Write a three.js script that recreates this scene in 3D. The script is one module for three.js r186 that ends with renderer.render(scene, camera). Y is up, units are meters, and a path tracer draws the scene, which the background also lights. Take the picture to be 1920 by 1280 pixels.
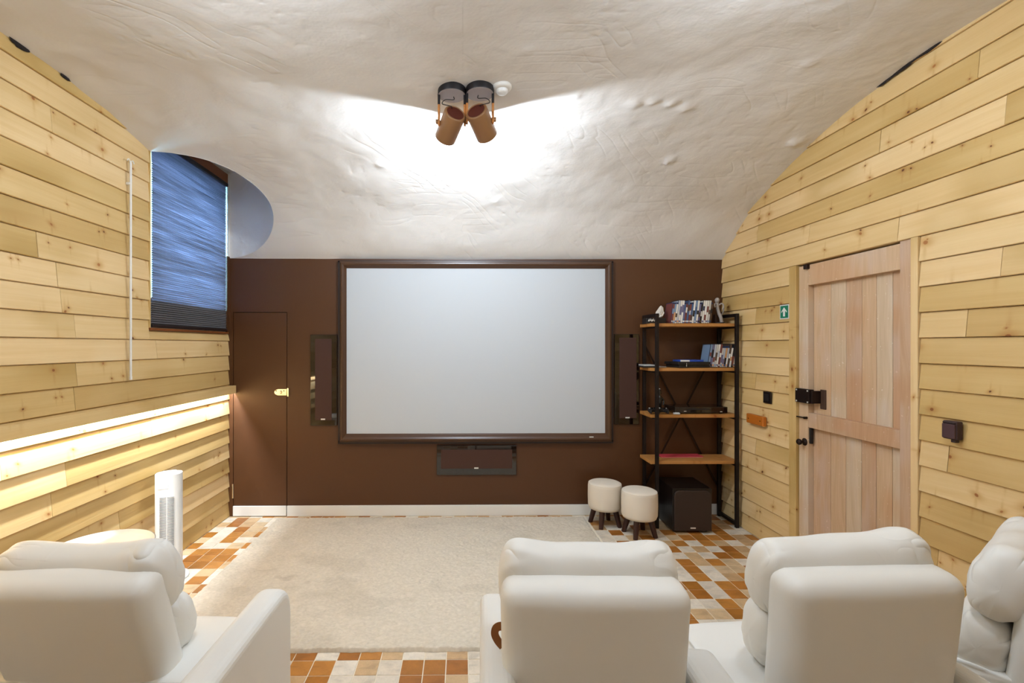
import * as THREE from 'three';
import { RoundedBoxGeometry } from 'three/addons/geometries/RoundedBoxGeometry.js';
import { mergeGeometries, mergeVertices } from 'three/addons/utils/BufferGeometryUtils.js';
import { RectAreaLightUniformsLib } from 'three/addons/lights/RectAreaLightUniformsLib.js';
RectAreaLightUniformsLib.init();

// ---------------------------------------------------------------- camera, sky, exposure
const scene = new THREE.Scene();
const F = 888, CX = 879, CY = 647, EYE = 1.44, YAW = 0.0126;
const camera = new THREE.PerspectiveCamera(2 * Math.atan(640 / F) * 180 / Math.PI, 1.5, 0.05, 60);
camera.position.set(0, EYE, 0);
camera.rotation.y = -YAW;
camera.setViewOffset(1920, 1280, 960 - CX, 640 - CY, 1920, 1280);
scene.add(camera);
scene.background = new THREE.Color().setRGB(0.46, 1.2, 1.75);      // plain daylight sky outside the small window
scene.backgroundIntensity = 29.0;
const renderer = new THREE.WebGLRenderer({ antialias: true });
renderer.toneMapping = THREE.LinearToneMapping;
renderer.toneMappingExposure = 1.08;
renderer.shadowMap.enabled = true;
const SPOT_POWER = 3.4, LED_POWER = 330, ADDED_GLOBE_POWER = 2.25;
const LAMP = new THREE.Color().setRGB(0.74, 0.86, 1.0), LED_COLOR = new THREE.Color().setRGB(0.78, 0.89, 1.0);

// ---------------------------------------------------------------- pixel helpers (photo pixel + a known plane -> place)
function ray(px, py) {
  const x = (px - CX) / F, y = -(py - CY) / F;
  return [x * Math.cos(YAW) + Math.sin(YAW), y, x * Math.sin(YAW) - Math.cos(YAW)];
}
const onX = (px, py, X) => { const r = ray(px, py), s = X / r[0]; return [X, EYE + r[1] * s, r[2] * s]; };
const onZ = (px, py, Z) => { const r = ray(px, py), s = Z / r[2]; return [r[0] * s, EYE + r[1] * s, Z]; };

// ---------------------------------------------------------------- noise
function rng(seed) { let a = seed >>> 0; return () => { a = (a + 0x6D2B79F5) | 0; let t = Math.imul(a ^ (a >>> 15), 1 | a); t = (t + Math.imul(t ^ (t >>> 7), 61 | t)) ^ t; return ((t ^ (t >>> 14)) >>> 0) / 4294967296; }; }
function hash(x, y, s) { let h = Math.imul(x, 374761393) + Math.imul(y, 668265263) + Math.imul(s, 974634777); h = Math.imul(h ^ (h >>> 13), 1274126177); return ((h ^ (h >>> 16)) >>> 0) / 4294967296; }
function vn(x, y, s = 0, wx = 0, wy = 0) {       // value noise, tiling with wx, wy when given
  const xi = Math.floor(x), yi = Math.floor(y); let fx = x - xi, fy = y - yi;
  fx = fx * fx * (3 - 2 * fx); fy = fy * fy * (3 - 2 * fy);
  const m = (a, w) => w ? ((a % w) + w) % w : a;
  const x0 = m(xi, wx), x1 = m(xi + 1, wx), y0 = m(yi, wy), y1 = m(yi + 1, wy);
  const a = hash(x0, y0, s), b = hash(x1, y0, s), c = hash(x0, y1, s), d = hash(x1, y1, s);
  return a + (b - a) * fx + (c - a) * fy + (a - b - c + d) * fx * fy;
}
function fbm(x, y, s, o = 4) { let v = 0, a = 0.5, f = 1; for (let i = 0; i < o; i++) { v += a * (vn(x * f, y * f, s + i) * 2 - 1); a *= 0.5; f *= 2.03; } return v; }
const clamp = (v, a = 0, b = 1) => Math.min(b, Math.max(a, v));
const lerp = (a, b, t) => a + (b - a) * t;
const smooth = (a, b, v) => { const t = clamp((v - a) / (b - a)); return t * t * (3 - 2 * t); };

// ---------------------------------------------------------------- textures
function tex(w, h, fn, srgb = true, rep = null) {
  const d = new Uint8Array(w * h * 4);
  for (let y = 0; y < h; y++) for (let x = 0; x < w; x++) {
    const c = fn(x, y), i = (y * w + x) * 4;
    if (typeof c === 'number') { d[i] = d[i + 1] = d[i + 2] = clamp(c) * 255; } else { d[i] = clamp(c[0] / 255) * 255; d[i + 1] = clamp(c[1] / 255) * 255; d[i + 2] = clamp(c[2] / 255) * 255; }
    d[i + 3] = 255;
  }
  const t = new THREE.DataTexture(d, w, h);
  t.wrapS = t.wrapT = THREE.RepeatWrapping; t.magFilter = THREE.LinearFilter; t.minFilter = THREE.LinearMipmapLinearFilter; t.generateMipmaps = true;
  if (srgb) t.colorSpace = THREE.SRGBColorSpace;
  if (rep) t.repeat.set(rep[0], rep[1]);
  t.needsUpdate = true;
  return t;
}
// pine boards: 3.0 m x 1.5 m sheet, grain along u, knots with swirled grain around them
const PW = 2048, PH = 1024, PU = 3.0, PV = 1.5;
const pineMaps = (() => {
  const R = rng(11), knots = [];
  for (let i = 0; i < 96; i++) knots.push([R() * PU, R() * PV, 0.0032 + R() * R() * 0.008, R(), R() * 0.6 - 0.3]);
  const near = Array.from({ length: 60 * 30 }, () => []);
  knots.forEach((k, n) => { for (let a = -3; a <= 3; a++) for (let b = -2; b <= 2; b++) { const gx = ((Math.floor(k[0] / 0.05) + a) % 60 + 60) % 60, gy = ((Math.floor(k[1] / 0.05) + b) % 30 + 30) % 30; near[gy * 60 + gx].push(n); } });
  const bump = new Float32Array(PW * PH);
  const map = tex(PW, PH, (x, y) => {
    const u = x / PW * PU, v = y / PH * PV;
    let dv = 0, kn = 0, halo = 0, ring = 0, kr = 0.5;
    for (const n of near[Math.min(29, Math.floor(v / 0.05)) * 60 + Math.min(59, Math.floor(u / 0.05))]) {
      const k = knots[n]; let dx = u - k[0], dy = v - k[1];
      dx -= Math.round(dx / PU) * PU; dy -= Math.round(dy / PV) * PV;
      dy += dx * k[4];
      const r = Math.hypot(dx * 0.75, dy) / k[2];
      dv += Math.sign(dy) * k[2] * 1.3 * Math.exp(-r * r / 9);
      const hz = Math.exp(-(dx * dx) / (k[2] * k[2] * 14) - (dy * dy) / (k[2] * k[2] * 5));
      halo = Math.max(halo, hz);
      const e = 1 - smooth(0.75, 1.05, r); if (e > kn) { kn = e; kr = k[3]; ring = 0.5 + 0.5 * Math.sin(r * 16); }
      const tail = Math.exp(-(dy * dy) / (k[2] * k[2] * 60) - (dx * dx) / (k[2] * k[2] * 1.2)); halo = Math.max(halo, tail * 0.55);
    }
    const vv = v - dv * 0.8;
    const wob = vn(u * 1.0, vv * 8, 31, 3, 12) * 0.05 + vn(u * 3, vv * 16, 32, 9, 24) * 0.01;
    const g1 = vn(u * 1.3333, (vv + wob) * 80, 3, 4, 0), g2 = vn(u * 6, (vv + wob) * 320, 4, 18, 0), g3 = vn(u * 20, v * 500, 5, 60, 0);
    let g = g1 * 0.55 + g2 * 0.3 + g3 * 0.15;
    const patch = vn(u * 2, v * 4, 8, 6, 6), patch2 = vn(u * 4, v * 16, 9, 12, 24);
    let c = [236, 217, 178];
    c = [lerp(c[0], 218, g * 0.65), lerp(c[1], 190, g * 0.65), lerp(c[2], 140, g * 0.65)];
    const p = smooth(0.45, 0.95, patch) * 0.6, q = smooth(0.55, 0.95, patch2) * 0.3;
    c = [lerp(c[0], 192, p), lerp(c[1], 166, p), lerp(c[2], 108, p)];
    c = [lerp(c[0], 243, q), lerp(c[1], 228, q), lerp(c[2], 196, q)];
    c = [lerp(c[0], 176, halo * 0.55), lerp(c[1], 128, halo * 0.55), lerp(c[2], 68, halo * 0.55)];
    const kc = kr > 0.7 ? [92, 50, 24] : kr > 0.35 ? [138, 84, 40] : [160, 106, 58];
    c = [lerp(c[0], kc[0] + ring * 18, kn * 0.85), lerp(c[1], kc[1] + ring * 14, kn * 0.85), lerp(c[2], kc[2] + ring * 8, kn * 0.85)];
    bump[y * PW + x] = clamp(0.5 + (g - 0.5) * 0.5 - kn * 0.3);
    return c;
  }, true, [1 / PU, 1 / PV]);
  const bm = tex(PW / 2, PH / 2, (x, y) => bump[y * 2 * PW + x * 2], false, [1 / PU, 1 / PV]);
  return { map, bm };
})();
// old limewashed door wood, grain along v
const doorMap = tex(1024, 1024, (x, y) => {
  const u = x / 1024, v = y / 1024;
  const w = vn(u * 8, v * 4, 1, 8, 4) * 0.04;
  const g = vn((u + w) * 90, v * 4, 2, 0, 4) * 0.5 + vn((u + w) * 260, v * 12, 3, 0, 12) * 0.5;
  let c = [lerp(218, 198, g), lerp(194, 171, g), lerp(164, 138, g)];
  const lime = smooth(0.42, 0.85, vn(u * 10, v * 3, 6, 10, 3) * 0.6 + vn(u * 34, v * 9, 7, 34, 9) * 0.4);
  c = [lerp(c[0], 214, lime * 0.6), lerp(c[1], 198, lime * 0.6), lerp(c[2], 184, lime * 0.6)];
  const warm = smooth(0.5, 0.9, vn(u * 6, v * 5, 9, 6, 5)) * 0.45;
  c = [lerp(c[0], 204, warm), lerp(c[1], 160, warm), lerp(c[2], 118, warm)];
  const fleck = vn(u * 130, v * 60, 12, 130, 60) > 0.962 ? 0.65 : 0;
  return [lerp(c[0], 238, fleck), lerp(c[1], 228, fleck), lerp(c[2], 214, fleck)];
});
const plasterBump = tex(1536, 1536, (px, py) => {     // one sheet for the whole ceiling: trowel drags, lumps, fine sand
  const x = px / 1536 * 5.6, y = py / 1536 * 5.6;
  const big = vn(x * 7, y * 9, 1) * 0.3 + vn(x * 19, y * 23, 2) * 0.14 + vn(x * 50, y * 50, 3) * 0.06;
  const a = x * 0.8 + y * 0.6, b = -x * 0.6 + y * 0.8;
  const r1 = Math.pow(1 - Math.abs(vn(a * 22 + vn(x * 5, y * 5, 11), b * 3.2, 4) * 2 - 1), 10) * smooth(0.5, 0.78, vn(x * 2.6, y * 2.6, 5));
  const r2 = Math.pow(1 - Math.abs(vn(x * 2.4, y * 20 + vn(x * 3, y * 3, 12) * 2, 6) * 2 - 1), 12) * smooth(0.55, 0.8, vn(x * 2.1 + 9, y * 2.1, 7));
  const lump = Math.pow(vn(x * 26, y * 26, 8), 5) * smooth(0.55, 0.8, vn(x * 3.1, y * 3.1, 9));
  return 0.2 + big * 0.6 + r1 * 0.26 + r2 * 0.18 + lump * 0.3 + vn(x * 110, y * 110, 10) * 0.05;
}, false, [1 / 5.6, 1 / 5.6]);
const plasterMap = tex(512, 512, (x, y) => {
  const u = x / 512, v = y / 512, n = vn(u * 6, v * 6, 1, 6, 6) * 0.6 + vn(u * 22, v * 22, 2, 22, 22) * 0.4;
  const st = smooth(0.62, 0.9, vn(u * 5, v * 9, 4, 5, 9)) * 0.5;
  return [lerp(219, 229, n) - st * 10, lerp(213, 224, n) - st * 13, lerp(206, 218, n) - st * 16];
}, true, [1 / 2.3, 1 / 2.3]);
const tileMap = tex(512, 512, (x, y) => {
  const u = x / 512, v = y / 512;
  const n = vn(u * 10, v * 10, 1, 10, 10) * 0.4 + vn(u * 30, v * 30, 2, 30, 30) * 0.35 + vn(u * 90, v * 90, 3, 90, 90) * 0.25;
  const s = smooth(0.6, 0.85, vn(u * 14, v * 26, 5, 14, 26));
  const k = 255 - n * 38 - s * 12; return [k, k * 0.985, k * 0.965];
});
const rugMap = tex(1024, 1024, (x, y) => {
  const u = x / 1024, v = y / 1024;
  const n = vn(u * 160, v * 160, 1, 160, 160) * 0.5 + vn(u * 330, v * 330, 2, 330, 330) * 0.5;
  const b = vn(u * 9, v * 9, 3, 9, 9) * 0.6 + vn(u * 24, v * 24, 4, 24, 24) * 0.4, s = smooth(0.52, 0.8, b);
  let c = [lerp(200, 222, n), lerp(188, 210, n), lerp(168, 191, n)];
  c = c.map(q => q - s * 10);
  for (const [a, d, r, t] of [[0.18, 0.40, 0.035, 0.16], [0.155, 0.415, 0.02, 0.1], [0.235, 0.37, 0.015, 0.09], [0.36, 0.62, 0.04, 0.06], [0.72, 0.86, 0.05, 0.07]]) {
    const e = (1 - smooth(0.3, 1, Math.hypot((u - a) * 1.4, v - d) / r + (vn(u * 60, v * 60, 9) - 0.5) * 0.6)) * t;
    c = [lerp(c[0], 120, e), lerp(c[1], 100, e), lerp(c[2], 80, e)];
  }
  return c;
});
const blindMap = tex(512, 1024, (x, y) => {
  const u = x / 512, v = y / 1024;
  const n = vn(u * 3, v * 170, 1) * 0.5 + vn(u * 7, v * 340, 2) * 0.3 + vn(u * 2, v * 24, 3) * 0.35 + vn(u * 150, v * 300, 5) * 0.12;
  const k = lerp(70, 235, clamp(n)); return [k * 0.80, k * 0.90, k];
});
const leatherBump = tex(512, 512, (x, y) => vn(x / 4, y / 4, 1, 128, 128) * 0.5 + vn(x / 9, y / 9, 2, 0, 0) * 0.3, false, [4, 4]);
const creaseBump = tex(512, 512, (px, py) => {      // folds of soft leather running in from the gathered ends
  const u = px / 512, v = py / 512, m = Math.min(u, 1 - u), end = (1 - smooth(0.05, 0.3, m)) * smooth(0.008, 0.07, m);
  const f = Math.pow(1 - Math.abs(vn(v * 13 + vn(u * 9, v * 5, 2, 0, 5) * 2.2, u * 9, 3, 13, 0) * 2 - 1), 3);
  const w = Math.pow(1 - Math.abs(vn(u * 7 + v * 3, v * 6, 5) * 2 - 1), 5) * smooth(0.5, 0.8, vn(u * 4, v * 4, 6, 0, 4));
  return 0.35 + f * end * 0.5 - w * 0.12 + vn(u * 9, v * 7, 7, 0, 7) * 0.12;
}, false);
const fabricBump = tex(256, 256, (x, y) => 0.5 + 0.25 * Math.sin(x * Math.PI / 4) * Math.sin(y * Math.PI / 4) + 0.2 * vn(x / 3, y / 3, 1), false, [8, 8]);

// ---------------------------------------------------------------- materials
const std = (color, roughness = 0.6, o = {}) => new THREE.MeshStandardMaterial({ color, roughness, ...o });
const phys = (color, roughness = 0.5, o = {}) => new THREE.MeshPhysicalMaterial({ color, roughness, ...o });
const pineTints = ['#faecd4', '#efdebc', '#fff1dc', '#e8d6ae', '#f5e5c8', '#e0cca2'].map(c => std(c, 0.62, { map: pineMaps.map, bumpMap: pineMaps.bm, bumpScale: 0.0012 }));
const M = {
  plaster: std('#ffffff', 0.92, { map: plasterMap, bumpMap: plasterBump, bumpScale: 0.0065 }),
  plasterPlain: std('#e6e0d6', 0.92),
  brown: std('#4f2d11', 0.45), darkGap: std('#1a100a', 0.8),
  white: std('#e9e6df', 0.45), whitePlastic: std('#efeeea', 0.35), greyPlastic: std('#a9abaa', 0.4),
  frame: std('#4a2f1c', 0.34), frameDark: std('#1d0e0a', 0.5), screen: std('#bcbfc1', 0.85),
  gloss: phys('#120705', 0.04, { clearcoat: 1, clearcoatRoughness: 0.02 }), grille: std('#45291d', 0.85, { bumpMap: fabricBump, bumpScale: 0.0006 }),
  badge: std('#e8e4da', 0.3, { metalness: 0.3 }),
  chrome: std('#e0d6bf', 0.18, { metalness: 1 }), steelDark: std('#2e201b', 0.45, { metalness: 0.7 }), rustPlate: std('#5a4336', 0.6, { metalness: 0.5 }), brass: std('#8a6a3c', 0.35, { metalness: 0.8 }),
  black: std('#1c1311', 0.45, { metalness: 0.4 }), blackMatte: std('#16100e', 0.6), blackGloss: phys('#0d0a0a', 0.12, { clearcoat: 0.6 }),
  copper: std('#8f6640', 0.45), copperDark: std('#5a2416', 0.5, { metalness: 0.1 }), armWood: std('#c07c3c', 0.45), canopy: std('#120c10', 0.5), canopyFace: std('#9c8f8c', 0.5),
  leather: phys('#efece5', 0.46, { bumpMap: leatherBump, bumpScale: 0.0006, sheen: 0.15 }), leatherPlain: phys('#efece5', 0.46, { sheen: 0.15 }),
  pillow: phys('#efece5', 0.46, { bumpMap: creaseBump, bumpScale: 0.009, sheen: 0.15 }),
  stool: std('#e2d6c4', 0.95, { bumpMap: fabricBump, bumpScale: 0.0005 }), stoolLeg: std('#35170f', 0.4),
  shelfWood: std('#c99a66', 0.55, { map: pineMaps.map }), grout: std('#e9dcc4', 0.9),
  door: std('#ffffff', 0.7, { map: doorMap, bumpMap: doorMap, bumpScale: 0.0012 }), doorB: std('#f2e2d8', 0.7, { map: doorMap, bumpMap: doorMap, bumpScale: 0.0012 }), doorC: std('#fbefe4', 0.72, { map: doorMap, bumpMap: doorMap, bumpScale: 0.0012 }),
  rug: std('#ffffff', 1, { map: rugMap, bumpMap: rugMap, bumpScale: 0.006 }),
  lintel: std('#8a5526', 0.55, { map: pineMaps.map }),
};

// ---------------------------------------------------------------- builders
const used = {};
function nm(name) { if (!(name in used)) { used[name] = 0; return name; } used[name]++; return name + '_' + String(used[name]).padStart(3, '0'); }
function mesh(parent, name, geo, mat, pos, rot) {
  const m = new THREE.Mesh(geo, mat); m.name = parent === scene ? nm(name) : name; m.castShadow = m.receiveShadow = true;
  if (pos) m.position.set(...pos); if (rot) m.rotation.set(...rot); parent.add(m); return m;
}
function thing(name, label, category, pos = [0, 0, 0], ry = 0, group) {
  const g = new THREE.Group(); g.name = nm(name); g.position.set(...pos); g.rotation.y = ry; g.userData = { label, category }; if (group) g.userData.group = group; scene.add(g); return g;
}
function struct(name, geo, mat, pos, rot) { const o = geo ? mesh(scene, name, geo, mat, pos, rot) : new THREE.Group(); if (!geo) { o.name = nm(name); scene.add(o); } o.userData.kind = 'structure'; return o; }
const box = (w, h, d) => new THREE.BoxGeometry(w, h, d);
const rbox = (w, h, d, r = 0.005, s = 2) => new RoundedBoxGeometry(w, h, d, s, Math.min(r, w / 2.01, h / 2.01, d / 2.01));
const cyl = (r0, r1, h, n = 28) => new THREE.CylinderGeometry(r0, r1, h, n);
const boxAt = (x0, x1, y0, y1, z0, z1) => box(x1 - x0, y1 - y0, z1 - z0).translate((x0 + x1) / 2, (y0 + y1) / 2, (z0 + z1) / 2);
const rboxAt = (x0, x1, y0, y1, z0, z1, r = 0.004) => rbox(x1 - x0, y1 - y0, z1 - z0, r).translate((x0 + x1) / 2, (y0 + y1) / 2, (z0 + z1) / 2);
const tube = (pts, r, n = 24, k = 8) => new THREE.TubeGeometry(new THREE.CatmullRomCurve3(pts.map(p => new THREE.Vector3(...p))), n, r, k);
function bar(a, b, w, d) { // square bar between two points
  const A = new THREE.Vector3(...a), B = new THREE.Vector3(...b), L = A.distanceTo(B), g = box(w, L, d);
  const q = new THREE.Quaternion().setFromUnitVectors(new THREE.Vector3(0, 1, 0), B.clone().sub(A).normalize());
  g.applyQuaternion(q); g.translate((A.x + B.x) / 2, (A.y + B.y) / 2, (A.z + B.z) / 2); return g;
}
function rod(a, b, r0, r1 = r0, n = 14) {
  const A = new THREE.Vector3(...a), B = new THREE.Vector3(...b), L = A.distanceTo(B), g = new THREE.CylinderGeometry(r1, r0, L, n);
  g.applyQuaternion(new THREE.Quaternion().setFromUnitVectors(new THREE.Vector3(0, 1, 0), B.clone().sub(A).normalize())); g.translate((A.x + B.x) / 2, (A.y + B.y) / 2, (A.z + B.z) / 2); return g;
}
function planarUV(g, f) { const p = g.attributes.position, n = g.attributes.normal, uv = new Float32Array(p.count * 2); for (let i = 0; i < p.count; i++) { const [u, v] = f(p.getX(i), p.getY(i), p.getZ(i), n.getX(i), n.getY(i), n.getZ(i)); uv[2 * i] = u; uv[2 * i + 1] = v; } g.setAttribute('uv', new THREE.BufferAttribute(uv, 2)); return g; }

// ---------------------------------------------------------------- room dimensions
const XL = -1.963, XR = 2.203, ZB = -4.012, ZF = 0.55, ROW = 0.1229, TOP = 3.05;
const SPRING = 2.172;
function vault(x, z) {            // height of the barrel vault, axis across the room
  const d = -z, c = 2.10, R = 3.27, yc = 2.842 - R;
  let y = yc + Math.sqrt(Math.max(0.1, R * R - (d - c) * (d - c)));
  y -= 0.055 * smooth(3.55, 4.02, d);
  const k = clamp((y - SPRING) / 0.67);
  return y - 0.065 * k * clamp((XR - x) / (XR - XL), 0, 1.05);
}

// ---------------------------------------------------------------- ceiling: rough plaster vault with the window recess scooped out of it
const NZ0 = -3.0, NZ1 = -4.008, NC = (NZ0 + NZ1) / 2, NA = (NZ0 - NZ1) / 2, ND = 0.535, NTOP = 2.9;
const nicheX = z => { const t = (z - NC) / NA; return Math.abs(t) >= 1 ? XL - 0.04 : XL - 0.04 + (ND + 0.04) * Math.pow(Math.max(0, 1 - t * t), 0.5); };
const dabs = [[0.95, -2.62, 0.05, 0.012], [1.05, -2.6, 0.035, 0.014], [1.16, -2.62, 0.04, 0.012], [1.26, -2.66, 0.05, 0.010], [1.38, -3.12, 0.045, 0.014], [1.36, -3.15, 0.02, 0.012], [0.62, -2.55, 0.03, 0.008], [-0.55, -3.15, 0.04, 0.008], [0.25, -3.5, 0.05, 0.006], [2.1, -2.95, 0.06, 0.02], [0.3, -2.2, 0.04, 0.006], [1.7, -2.3, 0.06, 0.008]];
function ceilingY(x, z) {
  let y = vault(x, z);
  const edge = smooth(-4.0, -3.9, z);
  y += (fbm(x * 1.6, z * 2.2, 21, 3) * 0.016 + fbm(x * 6 + 3, z * 6, 22, 3) * 0.006) * lerp(0.3, 1, edge);
  const st = Math.pow(1 - Math.abs(fbm(x * 3 + z * 2.2, z * 9 - x * 4, 26, 2)), 14) * smooth(0.0, 0.35, fbm(x * 2.1 + 5, z * 2.1, 27, 2));
  y -= st * 0.0015 * edge;
  for (const [a, b, r, h] of dabs) { const q = Math.hypot(x - a, (z - b) * 1.2) / r; if (q < 2.5) y -= h * Math.exp(-q * q * 1.6) * (0.6 + 0.8 * vn(x * 60, z * 60, 30)); }
  return y;
}
{
  const zs = []; const N = 300;
  for (let i = 0; i <= N; i++) zs.push(lerp(ZF + 0.05, ZB - 0.02, i / N));
  for (const e of [NZ0, NZ1]) for (const o of [0.0005, 0.002, 0.005, 0.01, 0.016]) zs.push(e === NZ0 ? e - o : e + o);
  zs.push(NZ0 + 0.0005); zs.sort((a, b) => b - a);
  const NX = 330, pos = [], uv = [], idx = [];
  for (const z of zs) { const x0 = nicheX(z); for (let i = 0; i <= NX; i++) { const x = lerp(x0, XR + 0.04, i / NX); pos.push(x, ceilingY(x, z), z); uv.push(x, z * 1.12); } }
  const W = NX + 1;
  for (let j = 0; j < zs.length - 1; j++) for (let i = 0; i < NX; i++) { const a = j * W + i; idx.push(a, a + 1, a + W, a + 1, a + W + 1, a + W); }
  const g = new THREE.BufferGeometry(); g.setAttribute('position', new THREE.Float32BufferAttribute(pos, 3)); g.setAttribute('uv', new THREE.Float32BufferAttribute(uv, 2)); g.setIndex(idx); g.computeVertexNormals();
  const ceil = struct('ceiling', g, M.plaster);
  // side wall and lid of the recess round the window
  const p2 = [], u2 = [], i2 = []; let L = 0, last = null; const n = 72, m = 10;
  for (let k = 0; k <= n; k++) {
    const t = k / n * Math.PI, z = NC + Math.cos(t) * NA, x = XL - 0.04 + (ND + 0.04) * Math.sin(t);
    if (last) L += Math.hypot(x - last[0], z - last[1]); last = [x, z];
    const yb = ceilingY(x, z) - 0.002;
    for (let j = 0; j <= m; j++) { const y = lerp(yb, NTOP, j / m); p2.push(x + fbm(y * 5, L * 5, 44, 2) * 0.006 * Math.sin(t), y, z); u2.push(L, y); }
  }
  for (let k = 0; k < n; k++) for (let j = 0; j < m; j++) { const a = k * (m + 1) + j; i2.push(a, a + 1, a + m + 1, a + 1, a + m + 2, a + m + 1); }
  const g2 = new THREE.BufferGeometry(); g2.setAttribute('position', new THREE.Float32BufferAttribute(p2, 3)); g2.setAttribute('uv', new THREE.Float32BufferAttribute(u2, 2)); g2.setIndex(i2); g2.computeVertexNormals();
  mesh(ceil, 'recess_wall', g2, M.plaster);
  mesh(ceil, 'recess_lid', planarUV(boxAt(XL - 0.05, XL + ND + 0.03, NTOP, NTOP + 0.03, NZ1 - 0.02, NZ0 + 0.02), (x, y, z) => [x, z]), M.plaster);
  mesh(ceil, 'roof_slab', boxAt(XL - 0.35, XR + 0.35, TOP, TOP + 0.2, ZB - 0.25, ZF + 0.25), M.plasterPlain);
}

// ---------------------------------------------------------------- floor: screed, individual tiles, grout
const T = 0.1003, TX0 = 1.0275, TZ0 = -3.5765;
const floor = struct('floor', boxAt(XL - 0.3, XR + 0.3, -0.15, -0.002, ZB - 0.2, ZF + 0.2), M.grout);
{
  const R = rng(77);
  const cols = { d: ['#bd7c36', '#b0702d', '#c6873f', '#b4762f'], t: ['#dab98e', '#d2ae82', '#dfc39c'], l: ['#f0e6d6', '#ebdfcd', '#f3eadb'] };
  const mats = {}; for (const k in cols) mats[k] = cols[k].map(c => std(c, 0.42, { map: tileMap, bumpMap: tileMap, bumpScale: 0.0008 }));
  // rows of the visible patch by the sound system, read off the photograph (from the row behind to the row in front; d brown, t tan, l light)
  const patch = ['ltddddt', 'tdldtlt', 'dltldtl', 'ltlddtd', 'dtdtlld', 'dlttddl', 'dltdlld', 'lddltdt', 'ldtltld', 'dtldtlt', 'dtdltdl'];
  const rest = [];
  const variants = Array.from({ length: 6 }, (_, v) => planarUV(rbox(T - 0.0045, 0.008, T - 0.0045, 0.0015, 1), (x, y, z) => [x / 0.5 + v * 0.31, z / 0.5 + v * 0.47]));
  const i0 = Math.floor((XL - TX0) / T), i1 = Math.ceil((XR - TX0) / T), j0 = Math.floor((ZB - TZ0) / T), j1 = Math.ceil((ZF - TZ0) / T);
  let n = 0;
  for (let j = j0; j < j1; j++) for (let i = i0; i < i1; i++) {
    const x = TX0 + (i + 0.5) * T, z = TZ0 + (j + 0.5) * T, r = R(), r2 = R(), r3 = R();
    let w0 = Math.max(x - T / 2, XL + 0.0), w1 = Math.min(x + T / 2, XR), z0 = Math.max(z - T / 2, ZB), z1 = Math.min(z + T / 2, ZF);
    if (w1 - w0 < 0.012 || z1 - z0 < 0.012) continue;
    let k = r < 0.36 ? 'd' : r < 0.62 ? 't' : 'l';
    if (j >= 0 && j < patch.length && i >= 4 && i < 11) k = patch[j][i - 4];
    const underRug = x > -1.5 && x < 0.98 && z > -3.9 && z < -2.27;
    const inView = !underRug && ((x < -1.4 && z < -2.55) || (x > 0.95 && z < -2.42) || (x > -0.85 && x < 0.2 && z < -1.9) || (z < -3.85 && x < 1.0));
    const full = w1 - w0 > T - 0.001 && z1 - z0 > T - 0.001;
    const geo = full ? variants[Math.floor(r2 * 6)] : planarUV(rbox(w1 - w0 - 0.0045, 0.008, z1 - z0 - 0.0045, 0.0015, 1), (a, b, c) => [a / 0.5 + r3, c / 0.5]);
    const m = mats[k][Math.floor(r3 * mats[k].length)];
    const c = [(w0 + w1) / 2, -0.0035 + (r2 - 0.5) * 0.0006, (z0 + z1) / 2];
    if (inView && n < 300) { mesh(floor, 'tile', geo, m, c); n++; } else if (!underRug) rest.push([geo, m, c]);
  }
  const by = new Map(); for (const [g, m, c] of rest) { if (!by.has(m)) by.set(m, []); by.get(m).push(g.clone().translate(...c)); }
  for (const [m, gs] of by) { const o = mesh(floor, 'tile_paving', mergeGeometries(gs), m); o.userData.kind = 'stuff'; }
}

// ---------------------------------------------------------------- wood clad side walls: lapped boards, each its own mesh
function lapGeo(len, h, u, v) {  // local: x out of the wall, y up, z along
  const t0 = 0.005, t1 = 0.017, s = new THREE.Shape();
  s.moveTo(0, 0.0012); s.lineTo(t1 - 0.0025, 0.0012); s.lineTo(t1, 0.004); s.lineTo(t0 + (t1 - t0) * 0.04, h - 0.001); s.lineTo(0, h - 0.001); s.closePath();
  const g = new THREE.ExtrudeGeometry(s, { depth: len - 0.0025, bevelEnabled: false });
  return planarUV(g, (x, y, z) => [z + u, y + x + v]);
}
function cladRow(wall, side, row, z0, z1, R, joints = null) {   // side +1 left wall (facing +x), -1 right wall
  let cuts = joints; if (!cuts) { cuts = []; let z = z0 + 0.35 + R() * 1.6; while (z < z1 - 0.3) { cuts.push(z); z += 0.9 + R() * 1.5; } }
  const e = [z0, ...cuts, z1];
  for (let k = 0; k < e.length - 1; k++) {
    const g = lapGeo(e[k + 1] - e[k], ROW, R() * PU, R() * PV), m = pineTints[Math.floor(R() * pineTints.length)];
    const wob = (R() - 0.5) * 0.0015;
    if (side > 0) mesh(wall, 'plank', g, m, [XL - 0.017 + wob, row * ROW, e[k]]);
    else mesh(wall, 'plank', g, m, [XR + 0.017 + wob, row * ROW, e[k + 1]], [0, Math.PI, 0]);
  }
}
const reach = (x, y) => { let lo = ZB; while (lo < -2.2 && vault(x, lo) < y - 0.02) lo += 0.01; let hi = ZF; while (hi > -2.0 && vault(x, hi) < y - 0.02) hi -= 0.01; return [lo, hi]; };
const WIN = { z0: -3.985, z1: -3.005, y0: 1.55, yo: 1.726, y1: 2.79 };
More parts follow.
